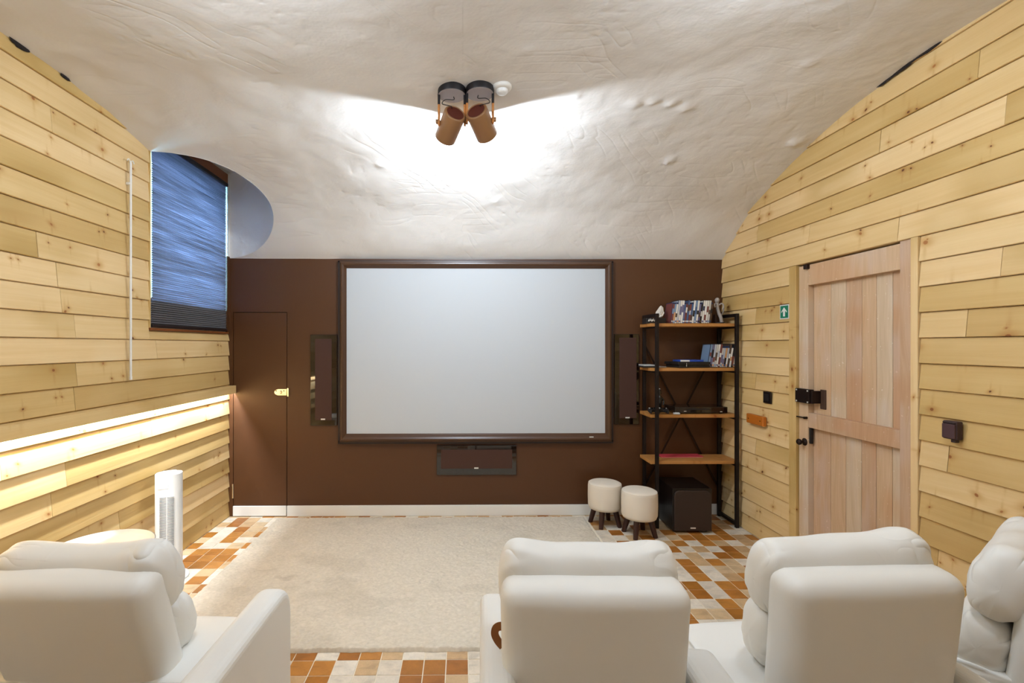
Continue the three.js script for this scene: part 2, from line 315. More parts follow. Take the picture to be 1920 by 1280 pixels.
const wallLeft = struct('wall_left', mergeGeometries([
  boxAt(XL - 0.3, XL - 0.018, -0.1, WIN.yo, ZB - 0.2, ZF + 0.2), boxAt(XL - 0.3, XL - 0.018, WIN.y1, TOP + 0.1, ZB - 0.2, ZF + 0.2),
  boxAt(XL - 0.3, XL - 0.018, WIN.yo, WIN.y1, WIN.z1, ZF + 0.2), boxAt(XL - 0.3, XL - 0.018, WIN.yo, WIN.y1, ZB - 0.2, WIN.z0)]), M.plasterPlain);
const wallRight = struct('wall_right', boxAt(XR + 0.075, XR + 0.3, -0.1, TOP + 0.1, ZB - 0.2, ZF + 0.2), M.plasterPlain);
{
  const R = rng(5);
  for (let r = 0; r < 23; r++) {
    const [a, b] = reach(XL, r * ROW); if (b - a < 0.3) continue;
    if (r === 12) { cladRow(wallLeft, 1, r, -2.995, b, R); mesh(wallLeft, 'plank', lapGeo(-2.995 - a, WIN.y0 - 0.018 - r * ROW, 0.3, 0.2), pineTints[1], [XL - 0.017, r * ROW, a]); }
    else if ((r + 1) * ROW > WIN.y0 + 0.08) cladRow(wallLeft, 1, r, Math.max(a, -2.995), b, R); else cladRow(wallLeft, 1, r, a, b, R);
  }
  const dz0 = onX(1481, 700, XR)[2], dz1 = onX(1722, 700, XR)[2];
  for (let r = 0; r < 24; r++) {
    const [a, b] = reach(XR, r * ROW); if (b - a < 0.3) continue;
    if (r < 16) {
      cladRow(wallRight, -1, r, a, dz0, R, r % 4 === 1 ? [lerp(a, dz0, 0.55)] : []);
      const j = { 15: [], 14: [onX(1875, 530, XR)[2]], 13: [], 12: [onX(1810, 650, XR)[2]], 8: [], 7: [onX(1775, 845, XR)[2]], 3: [onX(1755, 1040, XR)[2]] }[r];
      cladRow(wallRight, -1, r, dz1, b, R, j ? j : R() < 0.4 ? [lerp(dz1, b, 0.6 + R() * 0.25)] : [lerp(dz1, b, 0.85)]);
    } else cladRow(wallRight, -1, r, a, b, R);
  }
}
struct('wall_rear', planarUV(boxAt(XL - 0.3, XR + 0.3, -0.1, TOP + 0.1, ZF, ZF + 0.25), (x, y) => [x, y]), M.plasterPlain);

{ // dark lumps paint the shade of gaps where the plaster misses the top boards
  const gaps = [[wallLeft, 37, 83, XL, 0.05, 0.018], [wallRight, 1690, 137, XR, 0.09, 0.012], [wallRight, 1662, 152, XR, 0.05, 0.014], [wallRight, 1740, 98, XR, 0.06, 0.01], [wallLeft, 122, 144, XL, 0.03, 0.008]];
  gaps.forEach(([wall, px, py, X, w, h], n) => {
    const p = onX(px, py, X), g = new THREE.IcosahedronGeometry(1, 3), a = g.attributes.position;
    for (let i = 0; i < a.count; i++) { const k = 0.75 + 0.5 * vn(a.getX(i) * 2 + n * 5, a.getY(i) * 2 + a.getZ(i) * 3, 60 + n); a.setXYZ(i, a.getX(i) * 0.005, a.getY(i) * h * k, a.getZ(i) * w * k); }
    g.computeVertexNormals(); mesh(wall, 'gap_shade', g, M.darkGap, [X - Math.sign(X) * 0.002, vault(X, p[2]) - 0.006, p[2]], [(vault(X, p[2] - 0.05) - vault(X, p[2] + 0.05)) * 10, 0, 0]);
  });
}

// ledge board with the light strip tucked under it
const LY = 1.038;
const ledge = struct('trim_1', planarUV(mergeGeometries([rboxAt(XL + 0.047, XL + 0.057, LY, 1.102, ZB + 0.005, ZF, 0.002), rboxAt(XL - 0.012, XL + 0.048, 1.088, 1.102, ZB + 0.005, ZF, 0.001)]), (x, y, z) => [z, y + x]), pineTints[1]);
{
  const led = thing('led_strip', 'bright white light strip hidden under the wooden ledge', 'light strip', [XL + 0.031, 1.083, (ZB - 1.0) / 2]);
  mesh(led, 'channel', rbox(0.016, 0.006, -1.0 - ZB - 0.06, 0.001), M.greyPlastic, [0, 0.001, 0]);
  mesh(led, 'diffuser', rbox(0.011, 0.004, -1.0 - ZB - 0.08, 0.0015), std('#ffffff', 0.5, { emissive: LED_COLOR, emissiveIntensity: 4 }), [0, -0.003, 0]);
  const l = new THREE.RectAreaLight(LED_COLOR, LED_POWER, 0.012, -1.0 - ZB - 0.1); l.position.set(0, -0.007, 0); l.rotation.x = -Math.PI / 2; led.add(l);
}

// ---------------------------------------------------------------- back wall
const PXB = (px, py, off = 0) => onZ(px, py, ZB + off);
const dl = PXB(438, 700)[0], dr = PXB(537.5, 700)[0], dTop = PXB(490, 586)[1];
const wallBack = struct('wall_back', boxAt(XL - 0.3, XR + 0.3, -0.1, TOP + 0.1, ZB - 0.25, ZB - 0.02), M.darkGap);
const BASE = 0.09;
mesh(wallBack, 'painted_panel', boxAt(dr + 0.005, XR + 0.05, 0.0, SPRING + 0.06, ZB - 0.02, ZB), M.brown);
mesh(wallBack, 'painted_panel', boxAt(XL - 0.02, dr + 0.005, dTop + 0.005, SPRING + 0.06, ZB - 0.02, ZB), M.brown);
mesh(wallBack, 'door_post', boxAt(XL - 0.02, dl - 0.004, 0, dTop + 0.005, ZB - 0.02, ZB + 0.001), M.brown);
mesh(wallBack, 'upper_wall', boxAt(XL - 0.02, XR + 0.05, SPRING + 0.06, TOP, ZB - 0.02, ZB + 0.0), M.plasterPlain);
struct('baseboard_back', rboxAt(dr + 0.006, XR - 0.03, 0.001, BASE, ZB, ZB + 0.014, 0.003), M.white);
{
  const d = struct('door_2'); // painted cupboard door
  mesh(d, 'leaf', rboxAt(dl, dr, 0.004, dTop, ZB - 0.018, ZB + 0.0015, 0.002), M.brown);
  mesh(d, 'kick_board', rboxAt(dl, dr, 0.006, BASE, ZB + 0.0015, ZB + 0.015, 0.003), M.white);
  const y = PXB(528, 735)[1];
  const h = mesh(d, 'hasp', (() => { const s = new THREE.Shape(); s.moveTo(0, -0.026); s.lineTo(0, 0.026); s.lineTo(-0.065, 0.026); s.quadraticCurveTo(-0.1, 0.02, -0.1, 0); s.quadraticCurveTo(-0.1, -0.02, -0.065, -0.026); s.closePath(); return new THREE.ExtrudeGeometry(s, { depth: 0.003, bevelEnabled: true, bevelSize: 0.001, bevelThickness: 0.001, bevelSegments: 1 }); })(), M.chrome, [dr, y, ZB + 0.003]);
  mesh(h, 'staple', new THREE.TorusGeometry(0.012, 0.0035, 8, 20), M.chrome, [-0.045, 0, 0.008], [0, Math.PI / 2, 0]);
  for (const k of [-0.085, -0.02]) mesh(h, 'screw', cyl(0.005, 0.005, 0.003, 12), M.steelDark, [k, 0.012, 0.005], [Math.PI / 2, 0, 0]);
  mesh(d, 'latch_plate', rboxAt(dr + 0.008, dr + 0.022, y - 0.036, y + 0.036, ZB, ZB + 0.014, 0.002), M.chrome);
  const hy = PXB(435, 920)[1];
  mesh(d, 'hinge', rod([dl - 0.004, hy - 0.06, ZB + 0.006], [dl - 0.004, hy + 0.06, ZB + 0.006], 0.007), M.chrome);
}

// projection screen
{
  const x0 = PXB(636, 660, 0.05)[0], x1 = PXB(1148, 660, 0.05)[0], y1 = PXB(890, 489, 0.05)[1], y0 = PXB(890, 829, 0.05)[1];
  const ix0 = PXB(649.5, 660, 0.03)[0], ix1 = PXB(1135, 660, 0.03)[0], iy1 = PXB(890, 503, 0.03)[1], iy0 = PXB(890, 812.5, 0.03)[1];
  const s = thing('projection_screen', 'large white projection screen in a dark brown moulded frame on the painted wall', 'projection screen', [0, 0, ZB]);
  mesh(s, 'canvas', boxAt(ix0 - 0.01, ix1 + 0.01, iy0 - 0.01, iy1 + 0.01, 0.012, 0.022), M.screen);
  // mitred frame pieces: a profile swept along each side
  const prof = [[0, 0.0], [0, 0.024], [0.16, 0.034], [0.34, 0.048], [0.55, 0.057], [0.74, 0.056], [0.82, 0.048], [0.84, 0.036], [1, 0.036], [1, 0]];
  const sides = [[[ix0, iy1], [ix1, iy1], [x0, y1], [x1, y1]], [[ix1, iy1], [ix1, iy0], [x1, y1], [x1, y0]], [[ix1, iy0], [ix0, iy0], [x1, y0], [x0, y0]], [[ix0, iy0], [ix0, iy1], [x0, y0], [x0, y1]]];
  for (const [ia, ib, oa, ob] of sides) {
    const pos = []; const P = (i, o, q) => [lerp(i[0], o[0], q[0]), lerp(i[1], o[1], q[0]), q[1]];
    for (let k = 0; k < prof.length - 1; k++) { const a = P(ia, oa, prof[k]), b = P(ib, ob, prof[k]), c = P(ib, ob, prof[k + 1]), d = P(ia, oa, prof[k + 1]); pos.push(...a, ...d, ...b, ...b, ...d, ...c); }
    const g = new THREE.BufferGeometry(); g.setAttribute('position', new THREE.Float32BufferAttribute(pos, 3)); g.computeVertexNormals();
    mesh(s, 'frame_rail', g, M.frame);
  }
  const e = 0.014; // dark outer batten behind the moulding
  for (const [a, b, c, d] of [[x0 - e, x1 + e, y1 - 0.01, y1 + 0.006], [x0 - e, x1 + e, y0 - e, y0 + 0.01], [x0 - e, x0 + 0.01, y0, y1], [x1 - 0.01, x1 + e, y0, y1]]) mesh(s, 'outer_batten', boxAt(a, b, c, d, 0.0, 0.034), M.frameDark);
  const b = PXB(1109, 819, 0.058); mesh(s, 'badge', rbox(0.036, 0.008, 0.003, 0.001), M.badge, [b[0], b[1], 0.058]);
}
// in-wall speakers
function wallSpeaker(p0, p1, g0, g1, badge, label) {
  const a = PXB(...p0), b = PXB(...p1), c = PXB(...g0), d = PXB(...g1);
  const s = thing('wall_speaker', label, 'speaker', [0, 0, ZB], 0, 'speakers set flush around the screen');
  const t = (c[0] - a[0]);
  mesh(s, 'bezel', rboxAt(a[0], b[0], b[1], a[1], 0, 0.016, 0.004), M.gloss);
  mesh(s, 'grille', rboxAt(c[0], d[0], d[1], c[1], 0.01, 0.021, 0.003), M.grille);
  const q = PXB(...badge); mesh(s, 'badge', rbox(0.036, 0.011, 0.003, 0.001), M.badge, [q[0], q[1], 0.0215]);
}
wallSpeaker([583, 627], [633, 797], [592, 635], [623, 787], [607, 785], 'upright glossy black wall speaker between the cupboard door and the screen');
wallSpeaker([1151, 626], [1197, 795], [1160, 633], [1192, 783], [1175, 782], 'upright dark wall speaker between the screen and the shelf unit');
wallSpeaker([819, 834], [968, 889], [827, 842], [960, 877], [893, 876], 'horizontal glossy black wall speaker under the screen');

// ---------------------------------------------------------------- plank door in the right wall
const DX = XR + 0.012;                                         // face of stiles and rails
const DP = (px, py) => { const p = onX(px, py, DX); return [p[2], p[1]]; };
{
  const d = struct('door_1');
  const [zl, yTopL] = DP(1498, 499), [zr] = DP(1711, 452), yT = 1.955, y0 = 0.012, th = 0.028;
  const S = (name, za, zb, ya, yb, x0, x1, m, r = 0.003) => mesh(d, name, planarUV(rboxAt(x0, x1, ya, yb, Math.min(za, zb), Math.max(za, zb), r), (x, y, z) => [z / 1.0 + hash(ya * 900 | 0, za * 900 | 0, 2), y / 1.0]), m);
  const x0 = DX, x1 = DX + 0.04;
  const sl = DP(1515, 600)[0], sr = DP(1687, 600)[0];        // inner edges of the stiles
  const yRail1 = onX(1515, 535, DX)[1], yMid1 = onX(1513, 773, DX)[1], yMid0 = onX(1515, 801, DX)[1];
  S('stile', zl, sl, y0, yT, x0, x1, M.door); S('stile', sr, zr, y0, yT + 0.012, x0, x1, M.doorB);
  S('top_rail', sl, sr, yRail1, yT, x0, x1, M.doorC); S('lock_rail', sl, sr, yMid0, yMid1, x0 + 0.002, x1, M.doorB); S('bottom_rail', sl, sr, y0, 0.16, x0, x1, M.door);
  const cuts = [sl, ...[1547, 1575, 1604, 1631, 1661].map(p => DP(p, 650)[0]), sr];
  const ms = [M.doorC, M.door, M.doorB, M.doorC, M.door, M.doorB];
  for (let k = 0; k < 6; k++) { S('panel_board', cuts[k] + 0.0012, cuts[k + 1] - 0.0012, yMid1 - 0.01, yRail1 + 0.01, x0 + 0.036, x1 + 0.014, ms[k]); }
  for (let k = 0; k < 6; k++) { S('panel_board', cuts[k] + 0.0012, cuts[k + 1] - 0.0012, 0.1, yMid0 + 0.01, x0 + 0.034, x1 + 0.014, ms[(k + 2) % 6]); }
  // rim lock
  const [lz0, ly1] = DP(1499, 727), [lz1, ly0] = DP(1526, 757);
  const lock = S('rim_lock', lz0, lz1, ly0, ly1, DX - 0.03, DX + 0.002, M.steelDark, 0.003);
  for (const [a, b] of [[0.12, 0.1], [0.12, 0.9], [0.9, 0.1], [0.9, 0.9]]) mesh(lock, 'rivet', cyl(0.005, 0.005, 0.004, 12), M.badge, [DX - 0.031, lerp(ly0, ly1, b), lerp(lz0, lz1, a)], [0, 0, Math.PI / 2]);
  mesh(lock, 'keyhole', mergeGeometries([cyl(0.005, 0.005, 0.003, 12).rotateZ(Math.PI / 2).translate(0, 0.006, 0), box(0.003, 0.016, 0.005)]), M.darkGap, [DX - 0.0315, lerp(ly0, ly1, 0.4), lerp(lz0, lz1, 0.72)]);
  const [kz0, ky1] = DP(1529, 730), [kz1, ky0] = DP(1539, 768);
  S('keeper', lz1 + 0.005, kz0 + 0.008, ly0 + 0.004, ly1 - 0.006, DX - 0.026, DX + 0.03, M.steelDark); S('keeper_plate', kz0, kz1, ky0, ky1, DX + 0.028, DX + 0.037, M.rustPlate);
  const [bz, by] = DP(1513, 783); mesh(d, 'bolt_rod', mergeGeometries([rod([DX - 0.012, by - 0.002, zl - 0.005], [DX - 0.012, by, bz], 0.004), rod([DX + 0.002, by, bz], [DX - 0.02, by, bz], 0.008)]), M.steelDark);
  const [nz, ny] = DP(1509, 828);
  const knob = mesh(d, 'knob', new THREE.LatheGeometry([[0, 0.05], [0.014, 0.048], [0.02, 0.04], [0.018, 0.03], [0.008, 0.024], [0.008, 0.004], [0.024, 0.003], [0.024, 0]].map(p => new THREE.Vector2(...p)), 24), M.steelDark, [DX, ny, nz], [0, 0, Math.PI / 2]);
  const [gz, gy] = DP(1517, 817); mesh(d, 'slot_plate', rboxAt(DX + 0.004, DX + 0.024, gy - 0.05, gy + 0.05, gz - 0.006, gz + 0.008), M.darkGap);
  const [cz, cy] = DP(1515, 500); mesh(d, 'catch', rbox(0.03, 0.03, 0.03, 0.003), M.steelDark, [DX - 0.006, cy, cz]);
  for (const py of [510, 825]) { const [hz, hy] = DP(1711, py); mesh(d, 'hinge', rod([DX - 0.004, hy - 0.06, hz + 0.004], [DX - 0.004, hy + 0.06, hz + 0.004], 0.006), M.steelDark); }
  // casing
  const a = onX(1481, 700, XR)[2], c2 = onX(1722, 700, XR)[2];
  const post = (n, za, zb, ya, yb, xo, t) => { const o = struct(n, planarUV(rboxAt(XR - xo, XR + 0.06, ya, yb, za, zb, 0.004), (x, y, z) => [y + 0.4, z + x + 0.37]), t); return o; };
  post('trim_2', a + 0.001, zl - 0.004, 0, 1.965, 0.008, pineTints[3]); post('trim_3', zr + 0.004, c2 - 0.001, 0, 1.966, 0.004, pineTints[2]); 
  struct('trim_4', planarUV(rboxAt(XR + 0.002, XR + 0.06, 1.9665, 1.9665 + 0.016, zl - 0.004, c2 - 0.001, 0.003), (x, y, z) => [z, y]), pineTints[0]);
}
// things on the right wall
{
  const c = onX(1471.5, 584.5, XR), s = thing('exit_sign', 'small green sign with a white upward arrow beside the plank door', 'sign', [XR - 0.002, c[1], c[2]], -Math.PI / 2);
  mesh(s, 'plate', rbox(0.092, 0.098, 0.003, 0.001), M.white);
  mesh(s, 'green_field', rbox(0.078, 0.084, 0.002, 0.0008), std('#0c7a5b', 0.4), [0, 0, 0.0018]);
  const a = new THREE.Shape(); [[0, 0.031], [0.027, 0.003], [0.027, -0.006], [0.0095, 0.008], [0.0095, -0.031], [-0.0095, -0.031], [-0.0095, 0.008], [-0.027, -0.006], [-0.027, 0.003]].forEach((p, i) => i ? a.lineTo(...p) : a.moveTo(...p)); a.closePath();
  mesh(s, 'arrow', new THREE.ExtrudeGeometry(a, { depth: 0.0012, bevelEnabled: false }), M.white, [0, 0, 0.0026]);
}
{
  const c = onX(1440.5, 745, XR), s = thing('wall_switch', 'square black wall switch above the wooden block', 'switch', [XR - 0.006, c[1], c[2]], -Math.PI / 2);
  mesh(s, 'frame', rbox(0.082, 0.084, 0.012, 0.003), M.black); mesh(s, 'rocker', rbox(0.046, 0.05, 0.008, 0.002), M.blackMatte, [0, 0, 0.006]);
  const b = onX(1422, 786.5, XR), w = thing('wooden_block', 'small orange wooden block screwed to the wall beside the shelf unit', 'block', [XR - 0.017, b[1], b[2]], -Math.PI / 2);
  const blk = mesh(w, 'body', planarUV(rbox(0.2, 0.07, 0.03, 0.006), (x, y) => [x, y]), std('#d98a34', 0.5, { map: pineMaps.map }));
  for (const k of [-0.07, 0.07]) mesh(blk, 'screw', cyl(0.004, 0.004, 0.003, 10), M.steelDark, [k, 0, 0.016], [Math.PI / 2, 0, 0]);
  const o = onX(1793, 806, XR), k = thing('wall_socket', 'dark brown outdoor style socket with a flap, on the planks near the armchairs', 'socket', [XR - 0.004, o[1], o[2]], -Math.PI / 2);
  mesh(k, 'housing', rbox(0.062, 0.082, 0.03, 0.005), std('#3a2426', 0.5), [0, 0, 0.012]); mesh(k, 'flap', rbox(0.056, 0.064, 0.008, 0.003), std('#4a3033', 0.45), [0, -0.004, 0.03]);
  mesh(k, 'hinge', rod([-0.026, 0.033, 0.028], [0.026, 0.033, 0.028], 0.004), std('#2a1a1c', 0.5)); mesh(k, 'flap_lip', rbox(0.02, 0.014, 0.02, 0.003), std('#2a1a1c', 0.5), [0.014, -0.046, 0.016]);
}

// ---------------------------------------------------------------- window, blind, pole
{
  const w = struct('window_1'), xo = XL - 0.2;
  const fr = (n, g) => mesh(w, n, g, M.frameDark);
  fr('frame', boxAt(xo - 0.03, xo + 0.03, WIN.yo, WIN.yo + 0.05, WIN.z0, WIN.z1)); fr('frame', boxAt(xo - 0.03, xo + 0.03, WIN.y1 - 0.05, WIN.y1, WIN.z0, WIN.z1));
  fr('frame', boxAt(xo - 0.03, xo + 0.03, WIN.yo, WIN.y1, WIN.z0, WIN.z0 + 0.05)); fr('frame', boxAt(xo - 0.03, xo + 0.03, WIN.yo, WIN.y1, WIN.z1 - 0.05, WIN.z1));
  mesh(w, 'pane', boxAt(xo - 0.003, xo + 0.003, WIN.yo + 0.05, WIN.y1 - 0.05, WIN.z0 + 0.05, WIN.z1 - 0.05), phys('#ffffff', 0.02, { transmission: 1, thickness: 0, ior: 1.5 }));
  mesh(w, 'jamb', boxAt(XL - 0.05, XL - 0.001, WIN.y0, NTOP - 0.02, WIN.z1, WIN.z1 + 0.01), pineTints[3]);
  mesh(w, 'jamb', boxAt(XL - 0.08, XL + 0.004, SPRING + 0.01, NTOP - 0.02, WIN.z0 - 0.03, WIN.z0 + 0.006), M.white);
  mesh(w, 'jamb', boxAt(XL - 0.08, XL + 0.004, WIN.y0, SPRING + 0.01, WIN.z0 - 0.03, WIN.z0 + 0.006), M.brown);
  mesh(w, 'lintel', planarUV(boxAt(XL - 0.05, XL + 0.002, WIN.y1 + 0.0, WIN.y1 + 0.075, WIN.z0, WIN.z1), (x, y, z) => [z, y + x]), M.lintel);
  mesh(w, 'added_dark_board', boxAt(XL - 0.03, XL - 0.0185, WIN.y0 - 0.01, WIN.yo + 0.004, WIN.z0, WIN.z1), M.frameDark);  // dark board added behind the blind's lower part so no bright line shows
  mesh(w, 'sill', planarUV(rboxAt(XL - 0.02, XL + 0.008, WIN.y0 - 0.016, WIN.y0, WIN.z0, WIN.z1 + 0.01, 0.002), (x, y, z) => [z, y + x]), M.lintel);
  const b = thing('pleated_blind', 'dark blue pleated blind glowing with daylight over the small window', 'blind');
  const bz0 = WIN.z0 + 0.009, bz1 = WIN.z1 - 0.022, by0 = WIN.y0 + 0.025, by1 = WIN.y1 - 0.03, n = 84, pos = [], uv = [], idx = [];
  for (let i = 0; i <= n * 2; i++) { const y = lerp(by1, by0, i / (n * 2)), x = XL - 0.012 + (i % 2 ? 0.0055 : -0.0055); pos.push(x, y, bz0, x, y, bz1); uv.push(0, 1 - i / (n * 2), 1, 1 - i / (n * 2)); if (i) { const a = (i - 1) * 2; idx.push(a, a + 2, a + 1, a + 1, a + 2, a + 3); } }
  let g = new THREE.BufferGeometry(); g.setAttribute('position', new THREE.Float32BufferAttribute(pos, 3)); g.setAttribute('uv', new THREE.Float32BufferAttribute(uv, 2)); g.setIndex(idx); g = g.toNonIndexed(); g.computeVertexNormals();
  mesh(b, 'pleated_fabric', g, phys('#74585f', 1, { map: blindMap, transmission: 0.55, thickness: 0, side: THREE.DoubleSide }));
  mesh(b, 'head_rail', rboxAt(XL - 0.03, XL + 0.006, by1, by1 + 0.028, WIN.z0 + 0.006, WIN.z1 - 0.012), M.frameDark);
  mesh(b, 'bottom_rail', rboxAt(XL - 0.024, XL + 0.0, by0 - 0.02, by0, bz0, bz1), M.frameDark);
  mesh(b, 'side_chain', rod([XL - 0.006, 1.74, WIN.z1 - 0.012], [XL - 0.006, by1, WIN.z1 - 0.012], 0.003), M.whitePlastic);
  const t = onX(245, 305, XL + 0.02), e = onX(245, 711, XL + 0.02), p = thing('blind_pole', 'thin white operating pole with a forked hook hanging on the planks', 'pole', [XL + 0.02, 0, t[2]]);
  mesh(p, 'shaft', rod([0, e[1], 0], [0, t[1], 0], 0.0065), M.white);
  mesh(p, 'hook', mergeGeometries([-1, 1].map(s => tube([[0, t[1] - 0.01, 0], [0, t[1] + 0.012, s * 0.008], [0, t[1] + 0.016, s * 0.02], [0, t[1] + 0.002, s * 0.028]], 0.003, 14, 6))), M.white);
  mesh(p, 'end_cap', cyl(0.008, 0.008, 0.02, 14), M.white, [0, e[1] + 0.008, 0]);
  mesh(p, 'wall_clip', rboxAt(-0.024, 0.0, t[1] - 0.13, t[1] - 0.115, -0.009, 0.009), M.white);
}

// ---------------------------------------------------------------- ceiling spotlights
function spotlight(label, x, z, aim, pivotDrop, sgn, power, group = 'pair of ceiling spotlights') {
  const y = vault(x, z), s = thing('ceiling_spotlight', label, 'spotlight', [x, y, z], 0, group);
  mesh(s, 'canopy', new THREE.LatheGeometry([[0, 0.02], [0.072, 0.02], [0.074, 0.01], [0.074, -0.024], [0.071, -0.028]].map(p => new THREE.Vector2(...p)), 48), M.canopy);
  mesh(s, 'canopy_face', cyl(0.0712, 0.0712, 0.003, 48), M.canopyFace, [0, -0.0275, 0]);
  for (const k of [-1, 1]) {
    const arm = mesh(s, 'arm', rboxAt(k * 0.068 - 0.006, k * 0.068 + 0.006, pivotDrop - 0.02, -0.075, -0.012, 0.012, 0.003), M.armWood);
    mesh(arm, 'arm_root', rboxAt(k * 0.068 - 0.0065, k * 0.068 + 0.0065, -0.08, -0.022, -0.0125, 0.0125, 0.003), M.canopy);
    mesh(arm, 'knob', cyl(0.013, 0.013, 0.014, 20), M.copper, [k * 0.078, pivotDrop, 0], [0, 0, Math.PI / 2]);
  }
  const dir = new THREE.Vector3(...aim).normalize();
  const q = new THREE.Quaternion().setFromUnitVectors(new THREE.Vector3(0, -1, 0), dir);
  const r = 0.058, L0 = 0.055, L1 = -0.105;
  const can = mesh(s, 'can', new THREE.LatheGeometry([[r - 0.006, L1], [r, L1], [r, L0 - 0.006], [r - 0.005, L0], [r - 0.012, L0], [r - 0.012, L0 - 0.012], [r - 0.006, L0 - 0.014], [r - 0.006, L1]].map(p => new THREE.Vector2(...p)), 48), M.copper);
  can.quaternion.copy(q); can.position.set(0, pivotDrop, 0);
  mesh(can, 'back_cap', cyl(r - 0.01, r - 0.004, 0.004, 40), M.copperDark, [0, L0 - 0.003, 0]);
  mesh(can, 'lamp_socket', cyl(0.02, 0.028, 0.13, 20), M.blackMatte, [0, L0 - 0.075, 0]);
  mesh(can, 'lamp_bulb', cyl(0.03, 0.034, 0.016, 28), std('#ffffff', 0.4, { emissive: LAMP, emissiveIntensity: 6 }), [0, L0 - 0.15, 0]);
  mesh(s, 'cable', tube([[-0.01 * sgn, -0.044, 0.02], [-0.012 * sgn, -0.06, 0.024], [0.035 * sgn, -0.06, 0.02], [0.05 * sgn, -0.085, 0.03], [0.0, -0.11, 0.05], [0, pivotDrop + 0.05, 0.035]].map(p => p), 0.0022, 40, 6), M.blackMatte);
  const lp = dir.clone().multiplyScalar(0.1055).add(new THREE.Vector3(0, pivotDrop, 0));
  const l = new THREE.SpotLight(LAMP, power, 0, 1.55, 0.1, 2); l.position.copy(lp); l.castShadow = true; l.shadow.radius = 1.2; l.shadow.mapSize.set(1024, 1024);
  l.target.position.copy(lp.clone().add(dir)); s.add(l); s.add(l.target);
  return s;
}
spotlight('copper brown ceiling spotlight, the one away from the round sensor', -0.058, -2.5, [-0.42, -0.52, -0.95], -0.165, -1, SPOT_POWER);
spotlight('copper brown ceiling spotlight, the one right beside the round sensor', 0.09, -2.49, [0.46, -0.52, -0.95], -0.16, 1, SPOT_POWER);
function addedGlobe(label, x, z) {   // opal globes added out of view over the seats to brighten the near room
  const y = vault(x, z), s = thing('added_globe_lamp', label, 'added fill lamp', [x, y, z], 0, 'added fill globes over the seats');
  mesh(s, 'canopy', new THREE.LatheGeometry([[0, 0.02], [0.06, 0.02], [0.06, -0.015], [0.03, -0.03], [0.03, -0.05]].map(p => new THREE.Vector2(...p)), 32), M.canopy);
  mesh(s, 'added_lamp_globe', new THREE.SphereGeometry(0.085, 32, 20), std('#ffffff', 0.4, { emissive: LAMP, emissiveIntensity: 3 }), [0, -0.115, 0]);
  const l = new THREE.PointLight(LAMP, ADDED_GLOBE_POWER, 0, 2); l.position.set(0, -0.115, 0); l.castShadow = true; l.shadow.radius = 4; s.add(l);
}
addedGlobe('added opal fill globe over the armchair by the side table', -0.75, -1.34);
addedGlobe('added opal fill globe over the turned armchairs', 1.0, -1.34);
{
  const x = 0.205, z = -2.47, s = thing('ceiling_sensor', 'round white ceiling sensor beside the spotlights', 'sensor', [x, vault(x, z), z]);
  mesh(s, 'base', new THREE.LatheGeometry([[0, 0.01], [0.05, 0.01], [0.05, -0.008], [0.045, -0.016], [0.036, -0.02], [0, -0.02]].map(p => new THREE.Vector2(...p)), 40), M.white);
  mesh(s, 'dome', new THREE.LatheGeometry([[0.03, -0.02], [0.029, -0.032], [0.022, -0.04], [0, -0.043]].map(p => new THREE.Vector2(...p)), 32), M.whitePlastic);
}

// ---------------------------------------------------------------- rug
{
  const x0 = -1.53, x1 = 1.006, z0 = -3.93, z1 = -2.225, nx = 420, nz = 290, pos = [], uv = [], idx = [];
  const r = thing('rug', 'thick pale cream plush rug in front of the screen', 'rug', [(x0 + x1) / 2, 0.001, (z0 + z1) / 2]);
  const W = nx + 1;
  for (let j = 0; j <= nz; j++) for (let i = 0; i <= nx; i++) {
    let x = lerp(x0, x1, i / nx), z = lerp(z0, z1, j / nz); const e = Math.min(i, nx - i, j, nz - j);
    let y = e === 0 ? 0 : 0.017 + (vn(x * 95, z * 95, 3) - 0.5) * 0.006 + (vn(x * 40, z * 40, 4) - 0.5) * 0.004 + fbm(x * 5, z * 5, 6, 3) * 0.003; if (e === 1) y *= 0.86;
    const jx = (vn(x * 40, z * 40, 7) - 0.5) * 0.006, jz = (vn(x * 40, z * 40, 8) - 0.5) * 0.006;
    pos.push(x + jx - (x0 + x1) / 2, y, z + jz - (z0 + z1) / 2); uv.push(i / nx, 1 - j / nz);
  }
  for (let j = 0; j < nz; j++) for (let i = 0; i < nx; i++) { const a = j * W + i; idx.push(a, a + W, a + 1, a + 1, a + W, a + W + 1); }
  const g = new THREE.BufferGeometry(); g.setAttribute('position', new THREE.Float32BufferAttribute(pos, 3)); g.setAttribute('uv', new THREE.Float32BufferAttribute(uv, 2)); g.setIndex(idx); g.computeVertexNormals();
  mesh(r, 'pile', g, M.rug);
  mesh(r, 'backing', boxAt(-(x1 - x0) / 2 + 0.006, (x1 - x0) / 2 - 0.006, 0, 0.005, -(z1 - z0) / 2 + 0.006, (z1 - z0) / 2 - 0.006), std('#a9703a', 0.95));
}

